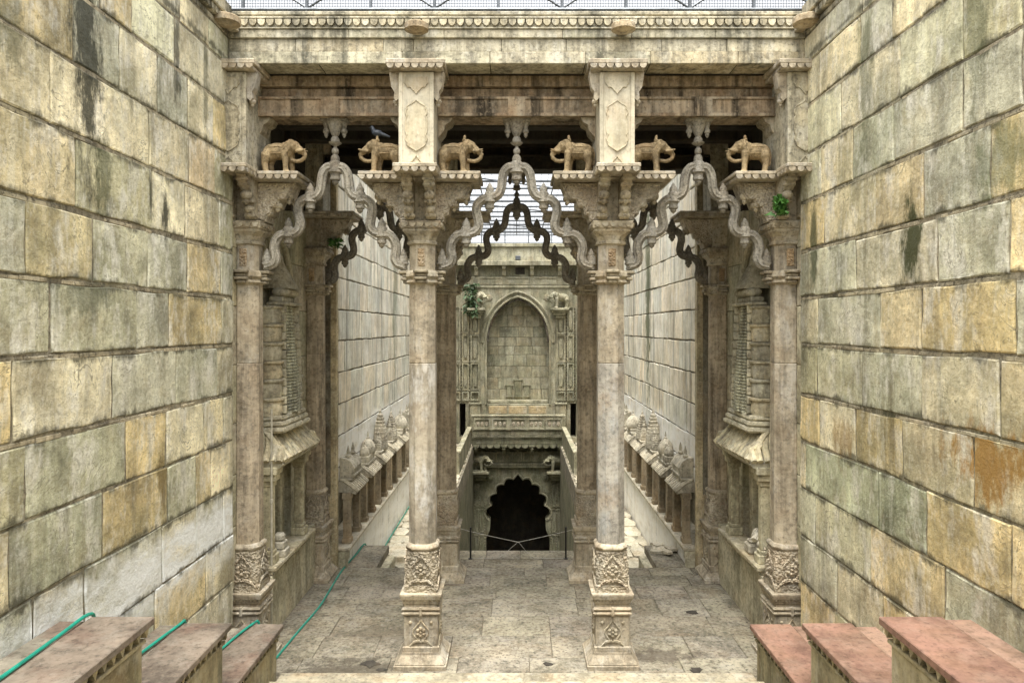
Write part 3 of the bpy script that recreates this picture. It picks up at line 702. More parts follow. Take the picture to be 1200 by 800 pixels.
ent = thing("entablature", "long pale stone beam with a scalloped string course under the railing", "beam", (0,0,0))
def course(nm, yf, z0, z1, mat, cuts, tnt=.05):
    xs = [-XW+.002] + cuts + [XW-.002]
    for i in range(len(xs)-1):
        MB().cbox(xs[i]+.002, xs[i+1]-.002, yf, 9.30, z0, z1, .008).build(nm, mat, ent, tint=gt(tnt, random.choice(((1,1,1),(1.1,1.08,1.02),(.9,.92,.9),(1.04,.98,.88)))))
course("fascia_stone", 8.93, 8.058, 8.215, M['beam'], [-2.6,-1.5,-.35,.9,1.75,2.9])
course("beam_stone", 8.945, 8.218, 8.385, M['beam'], [-2.9,-1.75,-1.35,-.2,.65,1.9,2.75], .12)
course("string_course", 8.915, 8.388, 8.50, M['beam'], [-2.2,-.95,.6,1.5,2.6])
cs = MB(); cs.cbox(-XW+.01, XW-.01, 8.895, 9.3, 8.50, 8.52, .005); cs.cbox(-XW+.01, XW-.01, 8.92, 9.3, 8.522, 8.625, .005); cs.cbox(-XW+.01, XW-.01, 8.88, 9.3, 8.627, 8.655, .006)
sc_ = cs.build("scallop_course", M['beam'], ent)
sm = scallop_mesh(.095, .085, M['beam'], .04); n = 66
for k in range(n): put("scallop", sm, sc_, (-XW+.06+(2*XW-.12)*(k+.5)/n, 8.905, 8.622), tint=(1.12,1.08,1.0))
MB().cbox(-XW-.1, XW+.1, 8.98, 9.6, 8.66, 8.69, .005).build("shadow_course", M['shade_dirt'], ent)  # shadow gap, its shade coloured in near black
MB().cbox(-4.4, 4.4, 8.93, 13.1, 8.692, 8.745, .01).build("roof_edge", M['beam'], ent)
# round disc stones
for x, lb in ((-1.285, "round flat stone disc on the beam above the white rubbed column"), (1.37, "round flat stone disc on the beam above the grey rubbed column")):
    d = thing("stone_disc", lb, "disc", (x, 8.76, 8.46), "round stone discs of the cornice")
    MB().lathe([(.05,-.07),(.09,-.06),(.13,-.045),(.155,-.04),(.155,.03),(.145,.04),(.02,.045)], n=20, sy=.9).build("disc", M['carv'], d, smooth=True, tint=(1,.92,.82))
    MB().cbox(-.07, .07, .0, .14, -.05, .06, .01).build("stub", M['carv'], d)
for s in (-1, 1):
    d = thing("stone_disc", "round stone disc at the corner of the beam and the %s wall" % ("hose-side" if s < 0 else "rust-stained"), "disc", (s*3.68, 8.66, 8.50), "round stone discs of the cornice")
    MB().lathe([(.05,-.07),(.10,-.06),(.14,-.045),(.17,-.04),(.17,.03),(.16,.04),(.02,.045)], n=20).build("disc", M['carv'], d, smooth=True, tint=(1.05,.95,.85))
    MB().cbox(-.06, .06, .05, .25, -.05, .05, .01).build("stub", M['carv'], d)
# railing on the roof
rail = thing("roof_railing", "grey steel railing with wire mesh on top of the stone beam", "railing", (0, 8.975, 8.745))
for (z, r) in ((.035,.028),(1.05,.022)): MB().tube([(-4.0,0,z),(4.0,0,z)], r, 8, up=Vector((0,0,1))).build("rail", M['metal'], rail)
xs = [-3.6+.84*k for k in range(10)]
for x in xs: MB().cbox(x-.018, x+.018, -.018, .018, 0, 1.05, .004).build("post", M['metal'], rail)
for i in range(len(xs)-1):
    a, b = (xs[i], xs[i+1]); 
    if i % 2: MB().tube([(a,.02,.06),(b,.02,.62)], .014, 6, up=Vector((0,1,0))).build("brace", M['metal'], rail)
    else: MB().tube([(a,.02,.62),(b,.02,.06)], .014, 6, up=Vector((0,1,0))).build("brace", M['metal'], rail)
wm = MB()
for k in range(223): x = -3.9+.035*k; wm.box(x-.0036, x+.0036, .022, .026, .03, 1.05)
for k in range(28): z = .06+.035*k; wm.box(-4, 4, .026, .030, z-.0036, z+.0036)
wm.build("wire_mesh", M['metal'], rail)

# ------------------------------------------------------------------ walls and niche shrines between the two rows
def niche_bay(s):
    side = "hose" if s < 0 else "rubble"
    W = thing("bay_wall", "greenish inner wall holding the niche shrine on the %s side" % side, "wall", (0,0,0))
    def bx(nm, xa, xb, ya, yb, za, zb, mat='niche', b=.01, par=W, tint=None): 
        return MB().cbox(*sorted((s*xa, s*xb)), ya, yb, za, zb, b).build(nm, M[mat], par, tint=tint)
    bx("low_wall", 3.66, 4.5, 9.6, 12.9, -.9, 1.05)
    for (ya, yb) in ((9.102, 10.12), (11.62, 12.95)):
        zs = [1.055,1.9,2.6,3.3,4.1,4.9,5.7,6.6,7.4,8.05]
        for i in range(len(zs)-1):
            t_ = 1+J(.12); bx("wall_block", 3.84, 4.5, ya, yb-.004, zs[i]+.004, zs[i+1]-.004, mat='shade_dirt' if zs[i] > 6.5 else 'niche', tint=(t_, t_*(1+J(.03)), t_*(1+J(.06))))  # upper blocks coloured near black to stand for shade under the roof
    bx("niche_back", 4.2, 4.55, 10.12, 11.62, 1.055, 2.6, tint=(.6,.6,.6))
    bx("upper_wall", 3.95, 4.5, 10.12, 11.62, 2.605, 6.595); bx("upper_wall", 3.95, 4.5, 10.12, 11.62, 6.6, 8.05, mat='shade_dirt')  # top piece near black, same painted shade as the upper blocks
    bx("jamb", 3.93, 4.5, 9.105, 9.6, 0, 1.05); 
    bx("jamb", 3.42, 4.2, 12.95, 13.1, -.85, 7.5, tint=(.95,.85,.72))
    bx("door_jamb", 3.78, 4.0, 9.84, 10.0, 1.06, 7.4)
    S = thing("niche_shrine", "tall carved tower shrine relief over a dark niche, %s" % ("with the pale conduit beside it" if s < 0 else "with broken statue fragments on its shelf"), "shrine", (s*3.84, 10.87, 1.05))
    def L(u, v, z): return (-s*u, v, z)       # u outwards from the wall, v along the wall, z above the shelf bottom
    def sb(mb, u0, u1, v0, v1, z0, z1, b=.01): mb.cbox(*sorted((-s*u0, -s*u1)), v0, v1, z0, z1, b); return mb
    sh = MB(); sb(sh, .0, .36, -1.0, .95, .03, .09, .01); sb(sh, 0, .30, -.98, .93, -.03, .028, .008); shelf = sh.build("shelf", M['path'], S, tint=(.85,.82,.72))
    dn = MB()
    for k in range(26): v = -.96+.074*k; sb(dn, .27, .325, v, v+.045, -.03, .026, .006)
    dn.build("dentil_row", M['niche'], shelf)
    cb = MB(); 
    for i_, (u, zz) in enumerate(((.30,-.04),(.27,-.10),(.22,-.17))): sb(cb, 0, u, -.99+.01*i_, -.86-.02*i_, zz-.06, zz, .01)
    cb.build("shelf_corbel", M['niche'], S)
    for v in (-.78, .62):
        p = MB()
        for (z0, z1, u0, u1, hw) in ((.09,.22,.06,.30,.10),(.22,.28,.09,.27,.08),(.28,1.22,.11,.25,.065),(1.22,1.30,.09,.27,.08),(1.30,1.40,.05,.31,.11),(1.40,1.52,.0,.34,.14)):
            sb(p, u0, u1, v-hw, v+hw, z0, z1, .012)
        p.build("pilaster", M['niche'], S, tint=(1.1,1.08,1.0))
    for v in (.40,): 
        p = MB(); sb(p, -.18, -.02, v-.08, v+.08, .09, 1.5, .012); p.build("inner_jamb", M['niche'], S)
    # drooping ribbed eave: slats along the front and the end towards the stairs
    ev = MB(); N = 12
    sect = [(.06,1.98),(.12,1.93),(.26,1.76),(.38,1.62),(.42,1.56),(.39,1.51),(.30,1.50),(.06,1.52)]
    hip = [(.02,1.56),(.10,1.56),(.24,1.57),(.38,1.57),(.42,1.55),(.39,1.51),(.30,1.47),(.02,1.47)]
    ev.loft([[L(u, v, z) for u, z in (hip if h else sect)] for v, h in ((-.90,1), (-.70,0), (.70,0), (.90,1))])
    E = ev.build("eave", M['tower'], S)
    for k in range(N):
        v = -.69+1.38*k/(N-1); r = MB(); fl_ = 1+.12*(v/.72)**3 if abs(v) > .5 else 1
        r.tube([L(.08,v,2.0), L(.14,v*1.02,1.955), L(.26,v*1.06,1.80), L(.38,v*1.12,1.665), L(.445,v*1.17,1.60)], [.03,.05,.056,.058,.05], 6, up=Vector((0,1,0)))
        r.build("eave_rib", M['tower'], E, tint=(1.2,1.15,1.05), smooth=True)
    for sg in (-1, 1):
        for u in (.06, .17, .28, .37):
            r = MB(); r.tube([L(min(u,.12),sg*.70,1.98-.5*max(0,u-.12)), L(u,sg*.78,1.80-.2*max(0,u-.12)), L(u+.01,sg*.93,1.60)], [.03,.05,.05], 6, up=Vector((1,0,0))); r.build("eave_rib", M['tower'], E, tint=(1.2,1.15,1.05), smooth=True)
    wv = MB()
    for j in range(3):
        z = 2.01+.085*j; u = .36-.03*j; hv = .66-.03*j
        pts = [L(.02, -hv, z)]+[L(u*(.92+.10*math.cos(f*PI*7)), -hv+2*hv*f, z+.018*math.cos(f*PI*7)) for f in [i/36 for i in range(37)]]+[L(.02, hv, z)]
        wv.tube(pts, .043, 7, up=Vector((0,0,1)))
        sb(wv, 0, u*.93, -hv+.01, hv-.01, z-.04, z+.04, .01)
    wv.build("wavy_moulding", M['tower'], S)
    # tower body: ribbed corner pieces (as seen on the end faces), fine courses in front, central spine
    H0, H1 = 2.22, 3.90; NC = 6
    for k in range(NC):
        z0, z1 = H0+(H1-H0)*k/NC, H0+(H1-H0)*(k+1)/NC; f = k/NC
        for sg in (-1, 1):
            a = .60*(1-.26*f**1.6); u = .26*(1-.22*f**1.4); mb = MB()
            v0, v1 = sorted((sg*a, sg*(a-.24)))
            hh = z1-z0; mb.lathe([(1.0*u, .002), (1.06*u, .25*hh), (1.04*u, .6*hh), (.97*u, .78*hh), (1.0*u, .80*hh), (1.16*u, .84*hh), (1.18*u, .93*hh), (1.02*u, .985*hh)], 0, (v0+v1)/2, 16, z0, .17/u)
            mb.build("tower_stage", M['tower'], S, smooth=True, tint=gt(.12, (1,1,1) if k % 2 else (1.05,.99,.9)))
    fc = MB(); NF = 34
    for k in range(NF):
        z0, z1 = H0+(H1-H0)*k/NF, H0+(H1-H0)*(k+1)/NF; f = k/NF; hv = .36*(1-.36*f**1.5); u = .355*(1-.30*f**1.4)
        for q in range(5):
            va, vb = -hv+2*hv*q/5, -hv+2*hv*(q+1)/5
            uu = u-.03*abs(q-2)
            sb(fc, .0, uu, va+.003, vb-.003, z0+.004, z1-.006, .010)
    tag(fc.build("fine_courses", M['tower'], S, tint=(.95,1.02,1.02)), kind="stuff")
    for sg in (-1, 1):
        sp = MB()
        for k in range(12):
            f = k/12; z = H0+.02+(H1-H0)*f; sb(sp, 0, .31*(1-.12*f), sg*.385*(1-.24*f**1.5)-.022, sg*.385*(1-.24*f**1.5)+.022, z, z+.125, .012)
        sp.build("corner_spine", M['tower'], S)
    nk = MB(); sb(nk, 0, .30, -.42, .42, H1, H1+.05, .015); sb(nk, 0, .22, -.30, .30, H1+.05, H1+.14, .02)
    nk.build("neck", M['tower'], S)
    am = MB()
    for q in range(7): am.ell(L(.16, -.27+.09*q, H1+.21), (.13,.06,.075), 8, 6)
    am.build("ribbed_disc", M['tower'], S, smooth=True)
    MB().lathe([(.30,0),(.28,.05),(.24,.12),(.17,.24),(.10,.36),(.06,.46),(.065,.50),(.03,.56),(.035,.60),(.005,.70)], -s*.06, 0, 14, H1+.27, 1.0).build("bell_top", M['tower'], S, smooth=True)
    arp = [L(.0, .78*math.sin(t_), 3.7+.0+1.35*max(0, math.cos(t_))**.8) for t_ in [(-.5+i/24)*PI for i in range(25)]]
    arp = [L(.0, -.80, 2.3)] + arp + [L(.0, .80, 2.3)]
    MB().tube(arp, .05, 6, up=Vector((1,0,0))).build("arch_frame", M['niche'], S)
    if s > 0:
        fr = thing("statue_fragments", "broken carved statue fragments lying on the niche shelf", "statue", (s*3.66, 10.55, 1.14))
        f1 = MB(); f1.cbox(-.12, .12, -.14, .10, 0, .16, .03); f1.cbox(-.09, .09, -.10, .06, .16, .21, .02); f1.build("stone_base", M['mini'], fr)
        f2 = MB(); f2.ell((.0,.0,.12), (.13,.11,.12), 9, 6); f2.ell((-.02,-.04,.26), (.10,.09,.08), 9, 6); f2.ell((0.03,.06,.30), (.07,.06,.09), 8, 5); f2.build("figure_torso", M['mini'], fr, (.02,-.35,0))
        f3 = MB(); f3.tube([(-.08,-.1,.05),(0,0,.14),(.04,.12,.10)], [.05,.07,.05], 7); f3.build("figure_limb", M['mini'], fr, (-.05,-.30,.26))
    else:
        fr = thing("statue_pedestal", "small stepped stone pedestal on the niche shelf beside the conduit", "pedestal", (s*3.60, 10.36, 1.14))
        f1 = MB(); f1.cbox(-.11,.11,-.08,.16,0,.12,.02); f1.cbox(-.09,.09,-.08,.12,.12,.24,.02); f1.cbox(-.07,.08,-.08,.06,.24,.36,.03); f1.build("stone_base", M['mini'], fr)
    return S
for s in (-1, 1): niche_bay(s)
cd = thing("wall_conduit", "thin pale vertical conduit beside the niche shrine", "pipe", (-3.565, 9.93, .0))
MB().tube([(0,0,.05),(0,0,3.4),(.0,.0,3.42)], .016, 8).build("pipe", M['pipe'], cd)
for z in (.9, 2.05): MB().lathe([(.02,0),(.026,.01),(.026,.06),(.02,.07)], 0, 0, 8, z).build("coupling", M['pipe'], cd)

# ------------------------------------------------------------------ miniature shrines along the far walls
def mini_shrine(s, y, kind, label):
    t = thing("miniature_shrine", label, "shrine", (s*3.5, y, .39), "miniature shrines on the wall ledge")
    def sb(mb, u0, u1, v0, v1, z0, z1, b=.008): mb.cbox(*sorted((-s*u0, -s*u1)), v0, v1, z0, z1, b); return mb
    def L(u, v, z): return (-s*u, v, z)
    for v in (-.42, .36):
        p = MB(); sb(p, .10, .24, v-.075, v+.075, 0, .86); sb(p, .08, .26, v-.095, v+.095, 0, .10); sb(p, .08, .26, v-.10, v+.10, .86, .98)
        p.build("post", M['post'], t, tint=(1+J(.1),)*3)
    hv = .47
    e = MB(); e.loft([[L(u, v, z) for u, z in ((-.02,1.20),(.08,1.18),(.24,1.08),(.34,.99),(.35,.95),(.22,.985),(-.02,.985))] for v in (-hv, hv)])
    E = e.build("eave", M['mini'], t)
    for k in range(8):
        v = -hv+.05+(2*hv-.1)*k/7
        MB().tube([L(.03,v,1.225), L(.10,v,1.205), L(.24,v,1.115), L(.35,v,1.02), L(.385,v,.995)], [.03,.05,.056,.056,.045], 6, up=Vector((0,1,0))).build("eave_rib", M['mini'], E, tint=(1.12,1.1,1.05), smooth=True)
    b = MB(); sb(b, 0, .26, -.42, .42, 1.20, 1.26)
    def dome(mb, v, r, z, h, n=12): mb.lathe([(r*.9,0),(r,.15*h),(r*.97,.35*h),(r*.8,.6*h),(r*.5,.8*h),(r*.22,.9*h),(r*.25,.95*h),(r*.1,1.02*h),(r*.13,1.1*h),(.006,1.35*h)], -s*.14, v, n, z)
    def tower_(mb, v, r, z, h):
        N = 9; secs = []
        for k in range(N):
            f = k/N; w_ = r*(1-.62*f**1.8); z0, z1 = z+h*f, z+h*(f+1/N)
            secs += [(z0,w_*.93,w_*.28),(z0+.012,w_,w_*.28),(z1-.012,w_,w_*.28),(z1-.002,w_*.9,w_*.28)]
        mb.octo(secs, -s*.14, v)
        mb.lathe([(r*.3,0),(r*.46,.03),(r*.46,.07),(r*.28,.10),(r*.2,.15),(r*.24,.18),(r*.08,.22),(.005,.34)], -s*.14, v, 10, z+h)
    sm_ = True
    if kind == 0:
        sec = [(.0,0),(.28,0),(.30,.06),(.27,.08),(.27,.24),(.29,.26),(.27,.32),(.22,.44),(.13,.53),(.0,.56)]
        b.loft([[L(u, v*k_, 1.27+z) for u, z in sec] for v, k_ in ((-.34,1),(-.30,1.0),(.30,1.0),(.34,1))])
        for v in (-.2, .2): b.lathe([(.05,0),(.06,.05),(.03,.10),(.035,.16),(.005,.34)], -s*.13, v, 8, 1.81)
    elif kind == 1:
        sb(b, 0, .25, -.36, .32, 1.27, 1.42); dome(b, .10, .18, 1.42, .42); dome(b, -.24, .11, 1.42, .28)
    elif kind == 2:
        tower_(b, .04, .165, 1.27, .95); tower_(b, -.24, .095, 1.27, .46); tower_(b, .28, .085, 1.27, .4)
    elif kind == 3:
        tower_(b, .04, .15, 1.27, .66); tower_(b, -.20, .10, 1.27, .40); tower_(b, .26, .10, 1.27, .40)
    else:
        sb(b, 0, .26, -.28, .28, 1.27, 1.36); dome(b, 0, .22, 1.36, .5, 14)
    kz = (.70, .86, .80, .82, .80)[kind]
    b.v = [(x, y_, 1.2+(z-1.2)*kz if z > 1.2 else z) for x, y_, z in b.v]
    b.build("roof_tower", M['mini'], t, smooth=True)
KL = ["barrel roofed miniature wall shrine", "twin domed miniature wall shrine", "miniature wall shrine with the tallest ribbed tower", "miniature wall shrine with three clustered short towers", "bell domed miniature wall shrine", "barrel roofed miniature wall shrine far along the ledge"]
for s in (-1, 1):
    for i in range(6):
        mini_shrine(s, 13.85+1.46*i, (0,1,2,3,4,0)[i], KL[i] + (" above the green hose" if s < 0 else " beyond the broken slabs"))

# ------------------------------------------------------------------ stepped pedestals beside the stairs
def pedestal(s, yb, ya, z, label):
    t = thing("stair_pedestal", label, "pedestal", (s*3.4, yb, 0), "stepped pedestals beside the stairs")
    top = M['brownslab'] if s < 0 else M['redslab']
    x0, x1 = s*3.02-s*3.4, s*(XW)-s*3.4
    xi = s*3.02-s*3.4
    def rng(a, b): return sorted((a, b))
    MB().cbox(*rng(xi+s*.07, x1), ya-yb, -.06, -.3, z-.20, .015).build("base_block", M['ped'], t)
    MB().cbox(*rng(xi, s*3.55-s*3.4), ya-yb+.0, 0, z-.065, z, .008).build("top_slab", top, t, tint=(1+J(.08),)*3)
    MB().cbox(*rng(s*3.556-s*3.4, x1), ya-yb, -.01-random.random()*.08, z-.07, z-.012, .012).build("edge_slab", top, t, tint=(1.35,1.5,1.5))
    MB().cbox(*rng(xi+s*.05, x1), ya-yb, -.04, z-.20, z-.165, .006).build("string_moulding", M['ped'], t)
    MB().cbox(*rng(xi+s*.09, x1), ya-yb, -.085, z-.165, z-.065, .004).build("frieze", M['shade_dirt'], t)
    n = int((yb-ya)/.115); me = MB().plate([(-.045,0),(.045,0),(.0,-.085)], [], -.03, .03, lambda a, b, q: (q, a, b)).mesh("dentil", M['ped'])
    for k in range(n): put("dentil", me, t, (xi+s*.065, -.06-.115*k, z-.067))
    return t
for s in (-1, 1):
    side = "below the green hose" if s < 0 else "against the rust-stained wall"
    cl = "brown slab" if s < 0 else "red slab"
    pedestal(s, 8.85, 7.26, .77, "lowest stair pedestal with a %s top %s" % (cl, side))
    pedestal(s, 7.24, 5.72, 1.48, "middle stair pedestal with a %s top %s" % (cl, side))
    pedestal(s, 5.70, 4.16, 2.20, "highest stair pedestal with a %s top %s" % (cl, side))
    
# green hose
hp = [(-3.50,3.9,2.235),(-3.52,4.65,2.222),(-3.55,5.3,2.222),(-3.56,5.68,2.225),(-3.57,5.78,2.1),(-3.585,5.86,1.62),(-3.59,6.0,1.512),(-3.59,6.5,1.502),(-3.53,7.15,1.502),(-3.52,7.24,1.49),(-3.52,7.32,1.2),(-3.54,7.40,.84),
      (-3.55,7.6,.79),(-3.49,8.3,.792),(-3.40,8.82,.792),(-3.36,8.90,.75),(-3.34,8.93,.4),(-3.34,8.99,.10),(-3.35,9.10,.03),(-3.34,9.6,.018),(-3.30,10.4,.018),(-3.25,11.2,.018),(-3.27,11.9,.018),(-3.30,12.6,.018),(-3.30,13.1,.018),(-3.25,13.9,.02),(-3.22,14.5,.02),(-3.2,14.62,-.3),(-3.2,14.75,-.73),(-3.2,15.2,-.745),(-3.23,17,-.745),(-3.22,20,-.745),(-3.24,24,-.745),(-3.22,29,-.745)]
tag(MB().tube(smooth(hp, 4), .015, 8, up=Vector((1,0,0))).build("garden_hose", M['hose'], None, smooth=True), "green garden hose running down over the pedestals and along the floor", "hose")

for (x, y_, r, lb) in ((1.66, 10.95, 0.075, 'small black dirt clump on the paving beyond the grey rubbed column'), (2.85, 11.05, 0.08, 'small black dirt clump at the foot of the wall of the broken statue niche'), (2.42, 9.2, 0.085, 'small black dirt clump near the lowest red pedestal'), (0.42, 9.35, 0.06, 'small black dirt clump in the middle bay between the rubbed columns'), (-2.0, 9.35, 0.1, 'large black dirt clump on the paving in the hose bay'), (-1.82, 9.2, 0.07, "small black dirt clump beside the white rubbed column's plinth")):
    m = MB(); n_ = 9; r *= .85; jj = [(1.3+J(.55), 1+J(.55)) for k in range(n_)]; m.loft([[(r*q*math.cos(2*PI*k/n_)*jj[k][0], r*q*math.sin(2*PI*k/n_)*jj[k][1], z_*.6) for k in range(n_)] for q, z_ in ((1.0,.0),(.85,.018),(.4,.032),(.05,.036))])
    tag(m.build("dirt_clump", M['shade_dirt'], None, (x, y_, .002)), lb, "dirt", "dirt clumps on the paving")
# ------------------------------------------------------------------ posts and rope at the edge of the drop
for s in (-1, 1):
    p = thing("rope_post", "thin black post holding the rope, near the %s rubbed column" % ("white" if s < 0 else "grey"), "post", (s*.95+.03, 13.62, 0), "rope posts")
    MB().lathe([(.018,.0),(.018,.60),(.02,.605),(.02,.625),(.004,.635)], n=8).build("pole", M['black'], p)
    MB().lathe([(.05,0),(.05,.008),(.02,.014)], n=12).build("foot", M['black'], p)
rp = MB(); pts = []
for i in range(25):
    f = i/24; x = -1.12+2.30*f; pts.append((x, 13.62, .60-.27*(1-abs(2*f-1))**.9))
rp.tube(pts, .006, 6, up=Vector((0,1,0)))
for s in (-1, 1): rp.tube([(0.03,13.62,.34),(s*.2,13.6,.14),(s*.34,13.58,.04),(s*.6,13.6,.012),(s*.93,13.62,.012)], .0045, 5, up=Vector((0,1,0)))
tag(rp.build("barrier_rope", M['rope'], None), "pale thin rope sagging between the two black posts", "rope")

# ------------------------------------------------------------------ far facade
FY = 32.0
def fz(y): return EYE+(383.5-y)/25.0
fac = thing("arched_facade", "far carved facade with a pointed blind arch above a dark lobed arch", "facade", (0,0,0))
def fb(nm, x0, x1, y0, y1, z0, z1, mat='facade', b=.015, par=None, tint=None): return MB().cbox(x0, x1, y0, y1, z0, z1, b).build(nm, M[mat], par or fac, tint=tint)
def pointed(cx, hw, zb, zs_, za, n=14):
    pts = [(cx-hw, zb), (cx-hw, zs_)]
    for k in range(1, n+1):
        a = (PI/2)*k/n; x = hw*math.cos(a)**.92; z = (za-zs_)*math.sin(a)**.9; z = (za-zs_-.25)*math.sin(a)+.25*(k/n)**3
        pts.append((cx-x, zs_+z))
    return pts + [(2*cx-a, b) for a, b in pts[-2::-1]]
C0 = .06
hole = pointed(C0, 1.48, 1.0, 3.95, 6.02)
sp = MB(); sp.plate([(C0-1.75,.2),(C0+1.75,.2),(C0+1.75,6.45),(C0-1.75,6.45)], [hole], 0, .7, XZ(FY)); sp.build("arch_wall", M['facade'], fac)
def arch_band(nm, hw, zb, zs_, za, r, yo, mat, n=14):
    p = pointed(C0, hw, zb, zs_, za, n); return MB().tube([(a, FY-yo, b) for a, b in p], r, 6, up=Vector((0,1,0))).build(nm, M[mat], fac)
arch_band("arch_moulding", 1.66, 3.9, 4.0, 6.28, .075, .02, 'facade'); arch_band("arch_moulding", 1.50, 1.0, 3.95, 6.05, .05, .02, 'facade')
db = MB(); inner = pointed(C0, 1.42, 2.9, 3.95, 5.93, 22)
for i, (a, b) in enumerate(inner[1:-1]):
    db.ell((a, FY+.10, b), (.06,.06,.06), 6, 4)
    if i: db.ell(((a+inner[i][0])/2, FY+.10, (b+inner[i][1])/2), (.05,.06,.05), 6, 4)
db.build("bead_trim", M['mortar_far'], fac, tint=(.3,.25,.27))
# recessed blocks of the blind arch
bk = MB(); bk.box(C0-1.7, C0+1.7, FY+.78, FY+1.2, .2, 6.3); back = bk.build("blind_arch_back", M['mortar'], fac)
z = .6
while z < 6.0:
    h = random.choice((.42,.5,.55)); x = C0-1.6-random.random()*.4
    while x < C0+1.6:
        wd = random.uniform(.6, 1.1); xa, xb = max(x, C0-1.6), min(x+wd, C0+1.6)
        if xb-xa > .1: MB().cbox(xa+.008, xb-.008, FY+.745, FY+.9, z+.006, z+h-.006, .012).build("ashlar", M['facade'], back, tint=gt(.08, random.choice(PAL[:5])))
        x += wd
    z += h
rt = MB()
for (x, hgt, w_) in ((-.42,.45,.13), (0,.7,.16), (.42,.45,.13)):
    rt.cbox(C0+x-w_, C0+x+w_, FY+.68, FY+.75, 1.35, 1.35+hgt, .01); rt.cbox(C0+x-w_*1.4, C0+x+w_*1.4, FY+.66, FY+.75, 1.35+hgt, 1.42+hgt, .01); rt.cbox(C0+x-w_*1.3, C0+x+w_*1.3, FY+.66, FY+.75, 1.27, 1.34, .01)
rt.build("shrine_relief", M['facade_low'], back)
fb("arch_sill", C0-1.44, C0+1.44, FY+.30, FY+.78, 1.04, 1.16); fb("seat_back", C0-1.44, C0+1.44, FY+.5, FY+.72, .2, 1.035, 'lintel')
dd = MB()
for k in range(40): x = C0-1.40+.0718*k; dd.box(x-.018, x+.018, FY+.26, FY+.32, 1.0, 1.05)
dd.build("sill_dentils", M['facade'], fac)
# side wings with sunk panels
for s in (-1, 1):
    door = [(C0+s*2.46,-.55),(C0+s*2.74,-.55),(C0+s*2.74,1.05),(C0+s*2.46,1.05)]
    o = [(C0+s*1.752,-.8),(s*3.75,-.8),(s*3.75,6.45),(C0+s*1.752,6.45)]
    MB().plate(o, [door], .02, .7, XZ(FY)).build("side_wing", M['facade'], fac)
    fb("doorway_dark", *sorted((C0+s*2.3, C0+s*3.0)), FY+1.6, FY+1.7, -.8, 1.4, 'shade_dirt')  # back sheet coloured near black as the doorway's shade
    for (xa, xb) in ((1.80, 2.22), (2.30, 2.62), (2.70, 3.1), (3.16, 3.46)):
        for (za, zb) in ((1.18,1.62),(1.66,2.95),(2.98,4.28),(4.30,5.6)):
            if zb > 5.5 and xa < 2.2: zb = 5.15
            a, b = sorted((C0+s*xa, C0+s*xb)); m = MB()
            m.plate([(a,za),(b,za),(b,zb),(a,zb)], [[(a+.06,za+.07),(b-.06,za+.07),(b-.06,zb-.07),(a+.06,zb-.07)]], -.075, .022, XZ(FY)); P_ = m.build("panel", M['facade'], fac, tint=gt(.08, random.choice(PAL[:5])))
            if zb-za > .6:
                m = MB(); m.plate([(( a+b)/2+(b-a)*.26*math.cos(k*PI/6), (za+zb)/2+(zb-za)*.38*math.sin(k*PI/6)*(1+.12*math.cos(k*PI))) for k in range(12)], [], -.045, .022, XZ(FY)); m.build("panel_medallion", M['facade'], P_)
        # bead line beside panels
    bl = MB()
    for k in range(30):
        for xq in (2.265, 2.66): bl.ell((C0+s*xq, FY-.0, 1.2+.148*k), (.03,.03,.05), 5, 3)
    bl.build("bead_line", M['facade'], fac, tint=(.55,.5,.45))
    fb("pier", *sorted((C0+s*1.755, C0+s*2.25)), FY-.12, FY+.01, -.2, 1.0, tint=(1.05,1.03,1)); fb("pier_cap", *sorted((C0+s*1.70, C0+s*2.30)), FY-.16, FY+.01, 1.005, 1.10)
    # corner corbel under the elephant
    for (zt, par, lw, mt) in ((5.50, fac, 0, 'facade'), (-2.05, fac, 1, 'facade_low')):
        cx_ = s*1.93+C0 if not lw else s*1.75+C0
        m = MB()
        for i_, (dz, pr, hw_) in enumerate(((.10,.60,.42),(.20,.48,.36),(.32,.36,.28),(.46,.24,.2))):
            m.cbox(cx_-hw_, cx_+hw_, (FY if not lw else FY-.02)-pr, FY+.05, zt-dz, zt-(0,.10,.20,.32)[i_]-.002, .015)
        m.build("elephant_corbel", M[mt], fac)
# cornice zone above the arch
fb("frieze_lower", -3.75, 3.75, FY-.06, FY+.7, 6.455, 6.58); fb("frieze_panel", -3.75, 3.75, FY+.0, FY+.7, 6.585, 7.0)
for k in range(5):
    x = -2.6+1.3*k+C0
    m = MB(); m.plate([(x-.58,6.62),(x+.58,6.62),(x+.58,6.95),(x-.58,6.95)], [[(x-.5,6.68),(x+.5,6.68),(x+.5,6.9),(x-.5,6.9)]], -.04, .01, XZ(FY)); m.build("frieze_frame", M['facade'], fac)
fb("cove", -3.75, 3.75, FY+.12, FY+.7, 7.005, 7.55, 'facade_low')
fb("eave_shelf", -3.75, 3.75, FY-.35, FY+.7, 7.555, 7.68); fb("eave_drop", -3.75, 3.75, FY-.38, FY-.31, 7.48, 7.70)
for k in range(6):
    x = -3.25+1.3*k+C0; m = MB(); m.plate([(FY+.12,6.75),(FY+.02,6.8),(FY-.02,7.0),(FY-.10,7.05),(FY-.14,7.25),(FY-.28,7.35),(FY-.32,7.55),(FY+.12,7.55)], [], x-.09, x+.09, lambda a, b, q: (q, a, b)); m.build("eave_bracket", M['facade'], fac)
for (x, yv) in ((.55, 7.25),): fb("vent_opening", x-.22+C0-.45, x+.22+C0-.45, FY+.09, FY+.13, 7.1, 7.42, 'shade_dirt')  # solid plate, near-black colour stands for the shade of an opening
